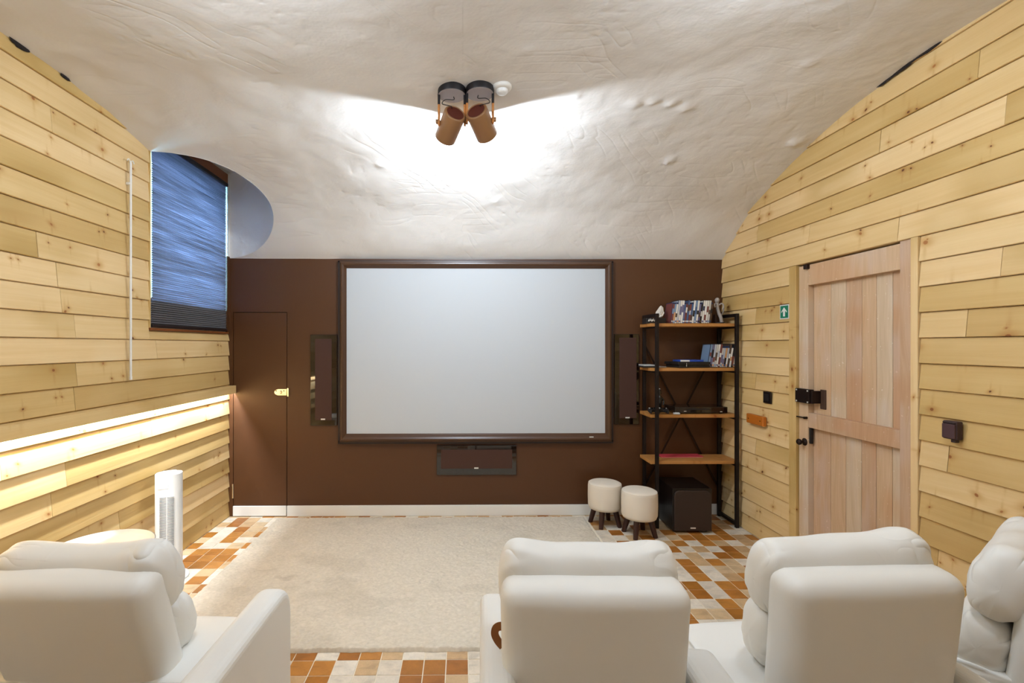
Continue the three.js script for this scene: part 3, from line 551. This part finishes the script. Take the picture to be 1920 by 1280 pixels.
// ---------------------------------------------------------------- armchairs
function puff(w, h, d, { blend = 0.55, wr = 0.006, seed = 1, n = [34, 24, 16], sag = 0 } = {}) {
  let g = new THREE.BoxGeometry(2, 2, 2, ...n); g.deleteAttribute('uv'); g.deleteAttribute('normal'); g = mergeVertices(g, 1e-5);
  const p = g.attributes.position;
  for (let i = 0; i < p.count; i++) {
    const x = p.getX(i), y = p.getY(i), z = p.getZ(i);
    const sx = x * Math.sqrt(1 - y * y / 2 - z * z / 2 + y * y * z * z / 3), sy = y * Math.sqrt(1 - z * z / 2 - x * x / 2 + z * z * x * x / 3), sz = z * Math.sqrt(1 - x * x / 2 - y * y / 2 + x * x * y * y / 3);
    let X = lerp(x, sx, blend), Y = lerp(y, sy, blend), Z = lerp(z, sz, blend);
    const L = Math.hypot(X, Y, Z) || 1;
    const edge = smooth(0.55, 1.0, Math.abs(x));
    const k = (fbm(Y * 4.2 + seed * 3.1, Z * 4.2 + X * 1.3, seed, 3) * (0.35 + edge * 1.4) + fbm(X * 2.2 + seed, Y * 3 + Z, seed + 5, 2) * 0.5) * wr;
    X = X * w / 2 + X / L * k; Y = Y * h / 2 + Y / L * k - sag * Math.sin((x + 1) * 1.57) * (y > 0 ? 1 : 0); Z = Z * d / 2 + Z / L * k;
    p.setXYZ(i, X, Y, Z);
  }
  g.computeVertexNormals(); return g;
}
function pillow(w, h, d, seed, { lift = 0.012, n = 2.45, gather = 0.075 } = {}) {   // stuffed roll: rounded section, gathered ends
  const NU = 64, NV = 56, pos = [], uv = [], idx = [];
  for (let i = 0; i <= NU; i++) {
    const t = i / NU * 2 - 1, x = Math.sign(t) * (1 - Math.pow(1 - Math.abs(t), 1.9)), e = Math.abs(x);
    const sc = Math.pow(Math.max(0, 1 - Math.pow(e, 11)), 0.45), end = smooth(0.45, 0.95, e);
    for (let j = 0; j <= NV; j++) {
      const a = (j % NV) / NV * Math.PI * 2 - Math.PI / 2, c = Math.cos(a), q = Math.sin(a);
      let k = sc * (1 + end * gather * (vn(a * 2.9 + 9, x * 2 + seed, seed) - 0.5) * 2 + gather * 0.28 * (vn(Math.cos(a) * 1.5 + x * 1.6 + 7, Math.sin(a) * 1.5 + seed, seed + 3) - 0.5) * 2);
      uv.push(x * 0.5 + 0.5, j / NV + seed * 0.137);
      pos.push(x * w / 2, Math.sign(q) * Math.pow(Math.abs(q), 2 / n) * h / 2 * k + (q > 0 ? lift * (smooth(0.3, 0.85, e) - 0.5) * sc + lift * (vn(x * 2.2 + seed, 3, seed + 8) - 0.5) * 1.6 : 0), Math.sign(c) * Math.pow(Math.abs(c), 2 / n) * d / 2 * k);
    }
  }
  for (let i = 0; i < NU; i++) for (let j = 0; j < NV; j++) { const a = i * (NV + 1) + j, b = a + 1, n1 = NV + 1; idx.push(a, b, a + n1, b, b + n1, a + n1); }
  const g = new THREE.BufferGeometry(); g.setAttribute('position', new THREE.Float32BufferAttribute(pos, 3)); g.setAttribute('uv', new THREE.Float32BufferAttribute(uv, 2)); g.setIndex(idx); g.computeVertexNormals(); return g;
}
function slab(w, h, d, r, taper = 1, seed = 0) {   // cushion-like rounded slab with a little bulge
  let g = new THREE.BoxGeometry(w, h, d, 28, 32, 8); g.deleteAttribute('uv'); g.deleteAttribute('normal'); g = mergeVertices(g, 1e-6);
  const p = g.attributes.position, a = new THREE.Vector3(w / 2 - r, h / 2 - r, d / 2 - r * 0.98);
  for (let i = 0; i < p.count; i++) {
    const v = new THREE.Vector3(p.getX(i), p.getY(i), p.getZ(i));
    const q = new THREE.Vector3(clamp(v.x, -a.x, a.x), clamp(v.y, -a.y, a.y), clamp(v.z, -a.z, a.z));
    const o = v.clone().sub(q), l = o.length(); if (l > 1e-6) v.copy(q).addScaledVector(o, r / l);
    const bx = 1 - Math.pow(2 * v.x / w, 2), by = 1 - Math.pow(2 * v.y / h, 2);
    v.z += Math.sign(v.z) * 0.008 * Math.max(0, bx) * Math.max(0, by) + fbm(v.x * 4 + seed, v.y * 4, seed + 2, 2) * 0.004;
    v.x *= lerp(taper, 1, clamp(v.y / h + 0.5)); v.x += fbm(v.y * 6 + seed, v.z * 6, seed + 9, 2) * 0.004;
    p.setXYZ(i, v.x, v.y, v.z);
  }
  g.computeVertexNormals(); return g;
}
function armGeo(w, h, len, fr = 0.1, r = 0.035) {  // upright slab with a rounded front, local: z from 0 (rear) to -len (front)
  const s = new THREE.Shape(); s.moveTo(0, 0.04); s.lineTo(0, h); s.lineTo(len - fr, h); s.quadraticCurveTo(len, h, len, h - fr * 1.2); s.lineTo(len, 0.04); s.closePath();
  const b = Math.min(r, w / 2 - 0.005);
  const g = new THREE.ExtrudeGeometry(s, { depth: w - 2 * b, bevelEnabled: true, bevelSize: b * 0.8, bevelOffset: -b * 0.8, bevelThickness: b, bevelSegments: 5, curveSegments: 10 });
  g.translate(0, 0, -(w / 2 - b)); g.rotateY(Math.PI / 2); return g;
}
function armchair(label, x, z, ry, o) {
  const c = thing('recliner_armchair', label, 'armchair', [x, 0, z], ry, 'white leather home cinema armchairs');
  const tilt = o.tilt, H = o.h ?? 0.78, bw = o.bw ?? 0.525, bh = 0.6, bt = 0.13, sw = o.seat;
  mesh(c, 'backrest', slab(bw, bh, bt, 0.05, 0.955, o.seed), M.leatherPlain, [0, H - Math.cos(tilt) * bh / 2 - 0.003, -bt / 2 - Math.sin(tilt) * bh / 2], [tilt, 0, 0]);
  mesh(c, 'head_pillow', pillow(bw + 0.005, 0.24, 0.155, o.seed + 1, { lift: o.lift ?? 0.014 }), M.pillow, [o.px ?? 0, H - 0.058, -bt - 0.042], [tilt + 0.16, 0, o.proll ?? 0]);
  mesh(c, 'lumbar_pillow', pillow(bw - 0.04, 0.2, 0.15, o.seed + 2, { gather: 0.07 }), M.pillow, [0, H - 0.27, -bt - 0.07 - Math.sin(tilt) * 0.25], [tilt + 0.05, 0, 0]);
  mesh(c, 'seat_cushion', puff(sw[1] - sw[0], 0.16, 0.36, { blend: 0.14, wr: 0.006, seed: o.seed + 3 }), M.leatherPlain, [(sw[0] + sw[1]) / 2, 0.35, -0.285]);
  mesh(c, 'base', rboxAt(sw[0] + 0.005, sw[1] - 0.005, 0.05, 0.285, -0.44, -0.08, 0.02), M.leatherPlain);
  mesh(c, 'foot_rest', rboxAt(sw[0] + 0.01, sw[1] - 0.01, 0.07, 0.38, -0.49, -0.445, 0.015), M.leatherPlain);
  for (const [a, b] of [[-1, 0.06], [1, 0.06], [-1, 0.36], [1, 0.36]]) mesh(c, 'foot', cyl(0.022, 0.018, 0.06, 14), M.blackMatte, [a * 0.2, 0.03, -b - 0.04]);
  for (const [ax0, ax1, az0, az1, h, fr] of o.arms) mesh(c, 'armrest', armGeo(ax1 - ax0, h, az1 - az0, fr), M.leatherPlain, [(ax0 + ax1) / 2, 0, -az0]);
  return c;
}
armchair('white leather armchair beside the round white side table', -1.165, -1.33, -0.02, { tilt: 0.34, seed: 3, h: 0.775, seat: [-0.36, 0.41], arms: [[0.417, 0.52, -0.25, 0.46, 0.565], [-0.455, -0.362, -0.25, 0.44, 0.565]] });
armchair('white leather armchair with a brown felt loop tucked at its armrest', 0.367, -1.264, -0.04, { tilt: 0.11, seed: 13, h: 0.782, seat: [-0.215, 0.27], arms: [[-0.322, -0.222, -0.2, 0.52, 0.535], [0.272, 0.388, -0.2, 0.2, 0.52, 0.035]] });
armchair('white leather armchair between the loop armchair and the one by the socket', 1.158, -1.275, 0.05, { tilt: 0.11, seed: 23, h: 0.80, seat: [-0.375, 0.27], proll: 0.045, lift: 0.012, arms: [[0.272, 0.33, -0.1, 0.2, 0.5]] });
armchair('white leather armchair turned inwards beside the socket on the planks', 1.94, -1.42, 0.6, { tilt: 0.11, seed: 33, h: 0.752, bw: 0.5, seat: [-0.24, 0.2], arms: [] });
{
  const s = thing('felt_loop', 'brown felt loop poking out between armrest and cushion', 'strap', [0.1, 0.585, -1.40]); s.scale.setScalar(0.7);
  const c = new THREE.CatmullRomCurve3([[0.026, -0.05, 0.004], [0.004, -0.024, 0.002], [-0.008, 0.004, 0], [-0.002, 0.024, -0.004], [0.018, 0.03, -0.008], [0.036, 0.022, -0.008]].map(p => new THREE.Vector3(...p)));
  const sh = new THREE.Shape([[-0.002, -0.016], [0.002, -0.016], [0.002, 0.016], [-0.002, 0.016]].map(p => new THREE.Vector2(...p)));
  mesh(s, 'strap', new THREE.ExtrudeGeometry(sh, { steps: 40, extrudePath: c, bevelEnabled: false }), std('#8a5428', 0.95));
  mesh(s, 'stitched_tip', rbox(0.005, 0.02, 0.026, 0.002), std('#6b3d18', 0.95), [0.04, 0.02, -0.008], [0, 0, 1.2]);
}

// ---------------------------------------------------------------- side table and tower fan
{
  const x = -1.575, z = -2.08, y = 0.565, t = thing('side_table', 'round white side table with a raised rim behind the armchair', 'side table', [x, 0, z]);
  mesh(t, 'tray_top', new THREE.LatheGeometry([[0, y - 0.03], [0.17, y - 0.028], [0.19, y - 0.016], [0.2, y], [0.194, y], [0.183, y - 0.012], [0.165, y - 0.016], [0, y - 0.016]].map(p => new THREE.Vector2(...p)), 64), M.whitePlastic);
  mesh(t, 'stem', cyl(0.018, 0.018, y - 0.04, 20), M.whitePlastic, [0, (y - 0.03) / 2, 0]);
  mesh(t, 'base', new THREE.LatheGeometry([[0, 0.03], [0.03, 0.028], [0.12, 0.012], [0.13, 0], [0, 0]].map(p => new THREE.Vector2(...p)), 48), M.whitePlastic);
}
{
  const x = -1.822, z = -2.96, H = 0.655, t = thing('tower_fan', 'slim white tower fan standing by the lit plank wall', 'tower fan', [x, 0, z], 0.35);
  const ov = (w, d, n = 48, p = 2.6) => { const s = new THREE.Shape(); for (let i = 0; i < n; i++) { const a = i / n * Math.PI * 2, c = Math.cos(a), q = Math.sin(a); s[i ? 'lineTo' : 'moveTo'](Math.sign(c) * Math.pow(Math.abs(c), 2 / p) * w / 2, Math.sign(q) * Math.pow(Math.abs(q), 2 / p) * d / 2); } s.closePath(); return s; };
  const ex = (s, h, b = 0.004) => new THREE.ExtrudeGeometry(s, { depth: h - 2 * b, bevelEnabled: true, bevelSize: b, bevelOffset: -b, bevelThickness: b, bevelSegments: 3 }).rotateX(-Math.PI / 2).translate(0, b, 0);
  mesh(t, 'base', new THREE.LatheGeometry([[0, 0.022], [0.07, 0.022], [0.105, 0.014], [0.11, 0.006], [0.11, 0], [0, 0]].map(p => new THREE.Vector2(...p)), 48), M.whitePlastic);
  mesh(t, 'body', ex(ov(0.145, 0.12), H - 0.025), M.whitePlastic, [0, 0.02, 0]);
  const top = mesh(t, 'control_panel', ex(ov(0.12, 0.095), 0.004, 0.001), M.greyPlastic, [0, H - 0.006, 0]);
  mesh(top, 'carry_handle', rbox(0.075, 0.012, 0.05, 0.005), M.whitePlastic, [0.005, 0.006, 0.005], [0, 0.2, 0]);
  mesh(t, 'display', rbox(0.06, 0.03, 0.004, 0.0015), std('#d9dcdc', 0.2), [-0.02, H - 0.075, 0.0595]);
  const sl = []; for (let i = 0; i < 52; i++) for (const k of [-1, 1]) sl.push(box(0.036, 0.0028, 0.004).translate(k * 0.0205, 0.08 + i * 0.0085, 0.0597));
  const g = mesh(t, 'air_slots', mergeGeometries(sl), std('#8d8f8f', 0.6)); g.userData.kind = 'stuff';
}

// ---------------------------------------------------------------- stools
function stool(label, x, z, ry) {
  const s = thing('stool', label, 'stool', [x, 0, z], ry, 'round upholstered stools');
  const R = 0.132, y0 = 0.13, y1 = 0.345;
  mesh(s, 'seat', new THREE.LatheGeometry([[0, y0], [R - 0.03, y0 + 0.001], [R - 0.01, y0 + 0.008], [R - 0.001, y0 + 0.03], [R + 0.001, y0 + 0.1], [R, y1 - 0.03], [R - 0.004, y1 - 0.012], [R - 0.014, y1 - 0.004], [R - 0.04, y1 + 0.002], [0, y1 + 0.005]].map(p => new THREE.Vector2(...p)), 64), M.stool);
  mesh(s, 'piping', new THREE.TorusGeometry(R - 0.006, 0.003, 8, 64), M.stool, [0, y1 - 0.012, 0], [Math.PI / 2, 0, 0]);
  for (let k = 0; k < 4; k++) { const a = Math.PI / 4 + k * Math.PI / 2; mesh(s, 'leg', rod([Math.cos(a) * 0.118, 0, Math.sin(a) * 0.118], [Math.cos(a) * 0.08, y0 + 0.006, Math.sin(a) * 0.08], 0.017, 0.023, 18), M.stoolLeg); }
}
stool('round cream upholstered stool with dark legs, the one against the baseboard', 1.14, -3.79, 0.25);
stool('round cream upholstered stool with dark legs, the one next to the subwoofer', 1.342, -3.585, 0.2);

// ---------------------------------------------------------------- shelf unit
const SZ = -3.712, SB = -3.985, SX0 = 1.529, SX1 = 2.163, boards = [1.6135, 1.2605, 0.891, 0.524];
{
  const s = thing('shelf_unit', 'tall open shelf unit with black metal frame and four wooden shelves', 'shelf unit');
  const top = 1.69, w = 0.025;
  for (const x of [SX0, SX1]) {
    for (const z of [SZ, SB + 0.012]) mesh(s, 'post', rboxAt(x - w / 2, x + w / 2, 0, top, z - w / 2, z + w / 2, 0.002), M.black);
    for (const y of [top - w / 2, 0.03]) mesh(s, 'side_rail', boxAt(x - w / 2, x + w / 2, y - w / 2, y + w / 2, SB + 0.026, SZ - 0.014), M.black);
    for (const y of boards) mesh(s, 'shelf_bearer', boxAt(x - 0.008, x + 0.008, y - 0.04, y - 0.0255, SB + 0.026, SZ - 0.014), M.black);
  }
  boards.forEach((y, k) => mesh(s, 'shelf_board', planarUV(rboxAt(1.486, SX1 + 0.024, y - 0.025, y, SB + 0.028, SZ - 0.015, 0.002), (x, yy, z) => [x + k * 0.7, z + yy + k * 0.31]), M.shelfWood));
  mesh(s, 'cross_brace', bar([SX0, 1.46, SB], [SX1, 0.24, SB], 0.014, 0.004), M.steelDark);
  mesh(s, 'cross_brace', bar([SX1, 1.46, SB + 0.005], [SX0, 0.24, SB + 0.005], 0.014, 0.004), M.steelDark);
}
// disc cases
{
  const pal = [['#c9c4bb', 'grey'], ['#e9e6df', 'white'], ['#2a3350', 'navy'], ['#d7a06a', 'tan'], ['#1b1a1f', 'black'], ['#7d93ad', 'pale blue'], ['#e2ddd2', 'cream'], ['#7a4038', 'dull red'], ['#4a6288', 'blue'], ['#5a4536', 'brown'], ['#b8bcc4', 'silver'], ['#6d6786', 'mauve']];
  const ord = ['first', 'second', 'third', 'fourth', 'fifth', 'sixth', 'seventh', 'eighth', 'ninth', 'tenth', 'eleventh', 'twelfth', 'thirteenth', 'fourteenth', 'fifteenth', 'sixteenth', 'seventeenth', 'eighteenth', 'nineteenth', 'twentieth', 'twenty-first', 'twenty-second', 'twenty-third'];
  const mats = pal.map(p => std(p[0], 0.35)), shell = [std('#12131a', 0.3), std('#1a2c50', 0.3)];
  function row(px0, px1, y, lean, what, from, group, R) {
    const zf = -3.80, x0 = onZ(px0, 600, zf)[0], x1 = onZ(px1, 600, zf)[0]; let x = x0, n = 0, prev = -1;
    while (x < x1 - 0.012) {
      let c = Math.floor(R() * pal.length); if (c === prev) c = (c + 1) % pal.length; prev = c;
      const blu = R() < 0.45, h = blu ? 0.172 : 0.19, t = blu ? 0.0135 : 0.0148, sh = shell[blu ? 1 : 0];
      const d = thing('disc_case', `${pal[c][1]}-spined disc case, ${ord[n]} from the ${from} ${what}`, 'disc case', [x + t, y, zf], 0, group);
      const rz = -lean; d.rotation.z = rz;
      const turn = (geo) => geo.translate(-t / 2, h / 2 + 0.0008, 0);
      mesh(d, 'case', turn(rbox(t, h, 0.135, 0.0015, 1).translate(0, 0, -0.0675 + (R() - 0.5) * 0.012)), sh);
      const z1 = 0.0068;
      const sleeve = mesh(d, 'sleeve', turn(mergeGeometries([box(t - 0.001, h - (blu ? 0.018 : 0.008), 0.001).translate(0, blu ? -0.006 : 0, z1), box(0.0006, h - 0.01, 0.118).translate(-t / 2 - 0.0002, -0.002, -0.062)])), mats[c]);
      const b1 = Math.floor(R() * pal.length); mesh(sleeve, 'spine_band', turn(box(t - 0.002, 0.03 + R() * 0.04, 0.001).translate(0, (R() - 0.6) * 0.08, z1 + 0.0005)), mats[b1 === c ? (b1 + 4) % pal.length : b1]);
      mesh(sleeve, 'spine_mark', turn(box(t - 0.002, 0.012, 0.001).translate(0, -h / 2 + 0.018, z1 + 0.0006)), mats[(c + 5) % pal.length]);
      x += (t + 0.0012) / Math.cos(lean); n++;
    }
    return n;
  }
  row(1257, 1334, boards[0], 0.12, 'on the top shelf', 'pale rocky figurine', 'disc cases on the top shelf', rng(91));
  row(1326, 1381, boards[1], 0.15, 'beside the stacked console', 'game console', 'disc cases on the second shelf', rng(92));
}
// figurines on the top shelf
{
  const y = boards[0];
  const f = thing('rock_figurine', 'small off-white rocky figurine on a black base on the top shelf', 'figurine', [onZ(1224, 600, -3.84)[0], y, -3.84]);
  mesh(f, 'plinth', rboxAt(-0.07, 0.09, 0, 0.046, -0.045, 0.045, 0.004), M.blackMatte);
  let g = new THREE.IcosahedronGeometry(1, 24); g.deleteAttribute('uv'); g.deleteAttribute('normal'); g = mergeVertices(g, 1e-4); const p = g.attributes.position;
  for (let i = 0; i < p.count; i++) { const X = p.getX(i), Y = p.getY(i), Z = p.getZ(i), t = Y * 0.5 + 0.5, k = 1 + fbm(X * 3 + 1, Y * 1.2 + Z * 3, 5, 3) * 0.45; const w = lerp(1.15, 0.5, t) * k; p.setXYZ(i, X * 0.03 * w + t * 0.018 + 0.05, 0.097 + Y * 0.052, Z * 0.035 * w); }
  g.computeVertexNormals(); mesh(f, 'stone', g, std('#cfc6b8', 0.85));
  for (let k = 0; k < 7; k++) mesh(f, 'tooth', new THREE.ConeGeometry(0.006, 0.022, 8), std('#e6ded0', 0.6), [-0.05 + k * 0.012, 0.03 + (k % 2) * 0.004, 0.046], [0.15, 0, (k % 3 - 1) * 0.1]);
  const q = thing('creature_figurine', 'grey sculpted figurine with raised spindly limbs at the end of the top shelf', 'figurine', [2.09, y, -3.83]);
  const gm = std('#a59a90', 0.7);
  mesh(q, 'plinth', cyl(0.035, 0.04, 0.012, 24), M.blackMatte, [0, 0.006, 0]);
  mesh(q, 'body', mergeGeometries([tube([[0.012, 0.012, 0.01], [0.004, 0.05, 0.012], [-0.006, 0.09, 0], [-0.014, 0.13, -0.004], [-0.02, 0.165, 0], [-0.024, 0.185, 0.004]], 0.013, 30, 10), tube([[0.03, 0.012, -0.005], [0.016, 0.045, 0], [-0.004, 0.085, 0]], 0.008, 16, 8), new THREE.SphereGeometry(0.019, 18, 14).scale(0.85, 1.1, 1.2).translate(-0.024, 0.192, 0.008)]), gm);
  mesh(q, 'limb', mergeGeometries([tube([[-0.012, 0.15, 0], [0.014, 0.165, 0.012], [0.022, 0.14, 0.02], [0.01, 0.115, 0.025]], 0.006, 18, 8), tube([[-0.018, 0.15, 0], [-0.045, 0.14, 0.01], [-0.05, 0.165, 0.02]], 0.006, 18, 8)]), gm);
  mesh(q, 'tail', tube([[0.004, 0.06, -0.008], [0.03, 0.08, -0.02], [0.044, 0.12, -0.018], [0.036, 0.15, -0.01]], 0.005, 20, 6), gm);
  const h = thing('horned_figurine', 'small dark figurine with one horn behind the shelf rail', 'figurine', [2.118, y, -3.93]);
  mesh(h, 'body', rboxAt(-0.022, 0.016, 0, 0.085, -0.022, 0.022, 0.01), std('#4a2f20', 0.6)); mesh(h, 'horn', tube([[0.012, 0.08, 0], [0.018, 0.11, 0], [0.012, 0.14, 0.004]], 0.005, 14, 8), std('#6a4a33', 0.6));
}
// second shelf: console, game case, flat boxes
{
  const y = boards[1], x0 = onZ(1265, 690, -3.79)[0], x1 = onZ(1326, 690, -3.79)[0];
  const c = thing('game_console', 'slim black two-layer game console on the second shelf', 'console', [(x0 + x1) / 2 - 0.01, y, -3.83], 0.12);
  mesh(c, 'lower_shell', rbox(0.26, 0.02, 0.2, 0.004), M.blackMatte, [0, 0.012, 0]); mesh(c, 'light_bar', rbox(0.255, 0.004, 0.195, 0.001), M.blackGloss, [0, 0.0235, 0]); mesh(c, 'upper_shell', rbox(0.275, 0.022, 0.21, 0.004), M.blackMatte, [-0.006, 0.036, 0.004]); mesh(c, 'slot', rbox(0.003, 0.03, 0.003, 0.001), M.badge, [-0.075, 0.025, 0.108]);
  const g = thing('game_case', 'blue and white game case lying on the black console', 'game case', [(x0 + x1) / 2 - 0.004, y + 0.0475, -3.80], 0.04);
  mesh(g, 'case', rbox(0.19, 0.0145, 0.13, 0.002), std('#2b4fae', 0.3), [0, 0.0073, -0.03]); mesh(g, 'white_label', rbox(0.075, 0.0125, 0.004, 0.001), M.white, [-0.058, 0.0073, 0.035]);
  const a = onZ(1216, 688, -3.79)[0];
  const f = thing('flat_box', 'thin silver flat box at the open end of the second shelf', 'box', [a, y, -3.83], -0.05); mesh(f, 'lid', rbox(0.09, 0.012, 0.13, 0.003), M.greyPlastic, [0, 0.018, 0]); mesh(f, 'tray', rbox(0.094, 0.011, 0.134, 0.003), M.blackMatte, [0, 0.006, 0]);
  const f2 = thing('flat_case', 'thin grey disc tray between the silver box and the console', 'disc tray', [a + 0.092, y, -3.84], 0.08); mesh(f2, 'shell', rbox(0.08, 0.01, 0.14, 0.002), std('#6b6a6c', 0.35), [0, 0.0055, 0]); mesh(f2, 'edge_strip', rbox(0.078, 0.004, 0.002, 0.0008), M.badge, [0, 0.0055, 0.0705]);
}
// third shelf: controllers, player
{
  const y = boards[2], z = -3.80;
  const pad = (name, label, x, zz, up, ry) => {
    const g = thing(name, label, 'controller', [x, y, zz], ry, 'game controllers'), s = new THREE.Shape();
    s.moveTo(-0.05, 0.03); s.quadraticCurveTo(0, 0.036, 0.05, 0.03); s.quadraticCurveTo(0.074, 0.02, 0.078, -0.04); s.quadraticCurveTo(0.07, -0.062, 0.052, -0.045); s.quadraticCurveTo(0.034, -0.018, 0, -0.018); s.quadraticCurveTo(-0.034, -0.018, -0.052, -0.045); s.quadraticCurveTo(-0.07, -0.062, -0.078, -0.04); s.quadraticCurveTo(-0.074, 0.02, -0.05, 0.03);
    const sh = new THREE.ExtrudeGeometry(s, { depth: 0.022, bevelEnabled: true, bevelSize: 0.006, bevelOffset: -0.006, bevelThickness: 0.006, bevelSegments: 4, curveSegments: 8 }).translate(0, 0, -0.011);
    const o = new THREE.Matrix4().makeRotationX(up ? -0.25 : -1.35), dy = up ? 0.072 : 0.036; const T2 = gg => gg.applyMatrix4(o).translate(0, dy, 0).scale(0.55, up ? 1.0 : 0.8, 0.8);
    const b = mesh(g, 'shell', T2(sh), M.blackMatte);
    for (const k of [-1, 1]) mesh(b, 'thumbstick', T2(cyl(0.01, 0.008, 0.014, 16).rotateX(Math.PI / 2).translate(k * 0.024, -0.006, 0.022)), M.blackGloss);
    for (const k of [-1, 1]) mesh(b, 'button_cluster', T2(new THREE.SphereGeometry(0.009, 12, 10).scale(1, 1, 0.5).translate(k * 0.046, 0.012, 0.018)), M.badge);
    if (up) mesh(g, 'stand', rboxAt(-0.03, 0.03, 0, 0.02, -0.03, 0.03, 0.004), M.blackMatte);
  };
  pad('game_controller', 'black game controller lying flat at the end of the third shelf', onZ(1222, 770, z)[0], z + 0.02, false, 0.2);
  pad('game_controller', 'black game controller lying beside the small robot statuette', onZ(1243, 770, z + 0.03)[0], z + 0.03, false, -0.3);
  const q = thing('robot_statuette', 'dark glossy statuette standing behind the game controllers', 'statuette', [onZ(1237, 770, -3.87)[0], y, -3.88]);
  mesh(q, 'body', new THREE.LatheGeometry([[0, 0], [0.026, 0], [0.026, 0.01], [0.014, 0.02], [0.018, 0.06], [0.026, 0.1], [0.02, 0.13], [0.01, 0.14], [0.017, 0.155], [0.017, 0.175], [0.008, 0.188], [0, 0.19]].map(p => new THREE.Vector2(...p)), 24), M.blackGloss);
  mesh(q, 'cap', new THREE.SphereGeometry(0.009, 12, 8).scale(1, 0.5, 1), M.badge, [0, 0.189, 0]); for (const k of [-1, 1]) mesh(q, 'arm', tube([[k * 0.02, 0.12, 0], [k * 0.034, 0.09, 0.01], [k * 0.024, 0.06, 0.022]], 0.007, 14, 8), M.blackGloss);
  const a = onZ(1260, 776, -3.76)[0], b = onZ(1366, 776, -3.76)[0];
  const d = thing('disc_player', 'wide flat black disc player on the third shelf', 'disc player', [(a + b) / 2 + 0.008, y, -3.86]);
  mesh(d, 'case', rbox(b - a - 0.03, 0.05, 0.2, 0.004), M.blackGloss, [0, 0.031, 0]); mesh(d, 'tray_door', rbox(0.2, 0.012, 0.003, 0.001), M.blackMatte, [-0.02, 0.038, 0.1]); mesh(d, 'badge', rbox(0.02, 0.005, 0.002, 0.0008), M.badge, [-0.13, 0.022, 0.1005]); mesh(d, 'display', rbox(0.018, 0.005, 0.002, 0.0008), M.badge, [0.16, 0.018, 0.1005]);
  for (const k of [-1, 1]) mesh(d, 'foot', cyl(0.012, 0.012, 0.007, 14), M.blackMatte, [k * 0.17, 0.0035, 0.07]);
  const r = thing('remote_control', 'small pale remote lying in front of the disc player', 'remote', [a + 0.03, y, -3.745], 1.2); mesh(r, 'shell', rbox(0.035, 0.012, 0.05, 0.004), M.greyPlastic, [0, 0.0065, 0]); mesh(r, 'keypad', rbox(0.024, 0.003, 0.03, 0.001), M.white, [0, 0.0125, 0.004]);
}
{
  const y = boards[3], a = onZ(1235, 853, -3.88)[0], b = onZ(1312, 851, -3.9)[0];
  const f = thing('red_folder', 'flat red folder lying on the lowest shelf', 'folder', [(a + b) / 2, y, -3.885], 0.02); mesh(f, 'cover', rbox(b - a, 0.004, 0.1, 0.001), std('#c23f48', 0.5), [0, 0.0075, 0]); mesh(f, 'pages', rbox(b - a - 0.01, 0.005, 0.096, 0.001), std('#d98f8f', 0.7), [0, 0.003, 0]);
}
// subwoofer
{
  const s = thing('subwoofer', 'black cube subwoofer with a rounded front grille under the lowest shelf', 'subwoofer', [1.766, 0, -3.775], -0.03);
  mesh(s, 'cabinet', rboxAt(-0.15, 0.15, 0.015, 0.34, -0.16, 0.16, 0.004), std('#120d0b', 0.32));
  const sh = new THREE.Shape(), w = 0.142, y0 = 0.018, y1 = 0.325, r = 0.05; sh.moveTo(-w, y0); sh.lineTo(w, y0); sh.lineTo(w, y1 - r); sh.quadraticCurveTo(w, y1, w - r, y1); sh.lineTo(-w + r, y1); sh.quadraticCurveTo(-w, y1, -w, y1 - r); sh.closePath();
  mesh(s, 'front_grille', new THREE.ExtrudeGeometry(sh, { depth: 0.012, bevelEnabled: true, bevelSize: 0.005, bevelOffset: -0.005, bevelThickness: 0.005, bevelSegments: 3, curveSegments: 10 }), std('#302016', 0.65), [0, 0, 0.158]);
  mesh(s, 'badge', rbox(0.04, 0.01, 0.003, 0.001), M.badge, [0.0, 0.042, 0.176]);
  for (const [a, b] of [[-1, -1], [1, -1], [-1, 1], [1, 1]]) mesh(s, 'foot', cyl(0.016, 0.014, 0.016, 14), M.blackMatte, [a * 0.12, 0.008, b * 0.12]);
}
renderer.render(scene, camera);
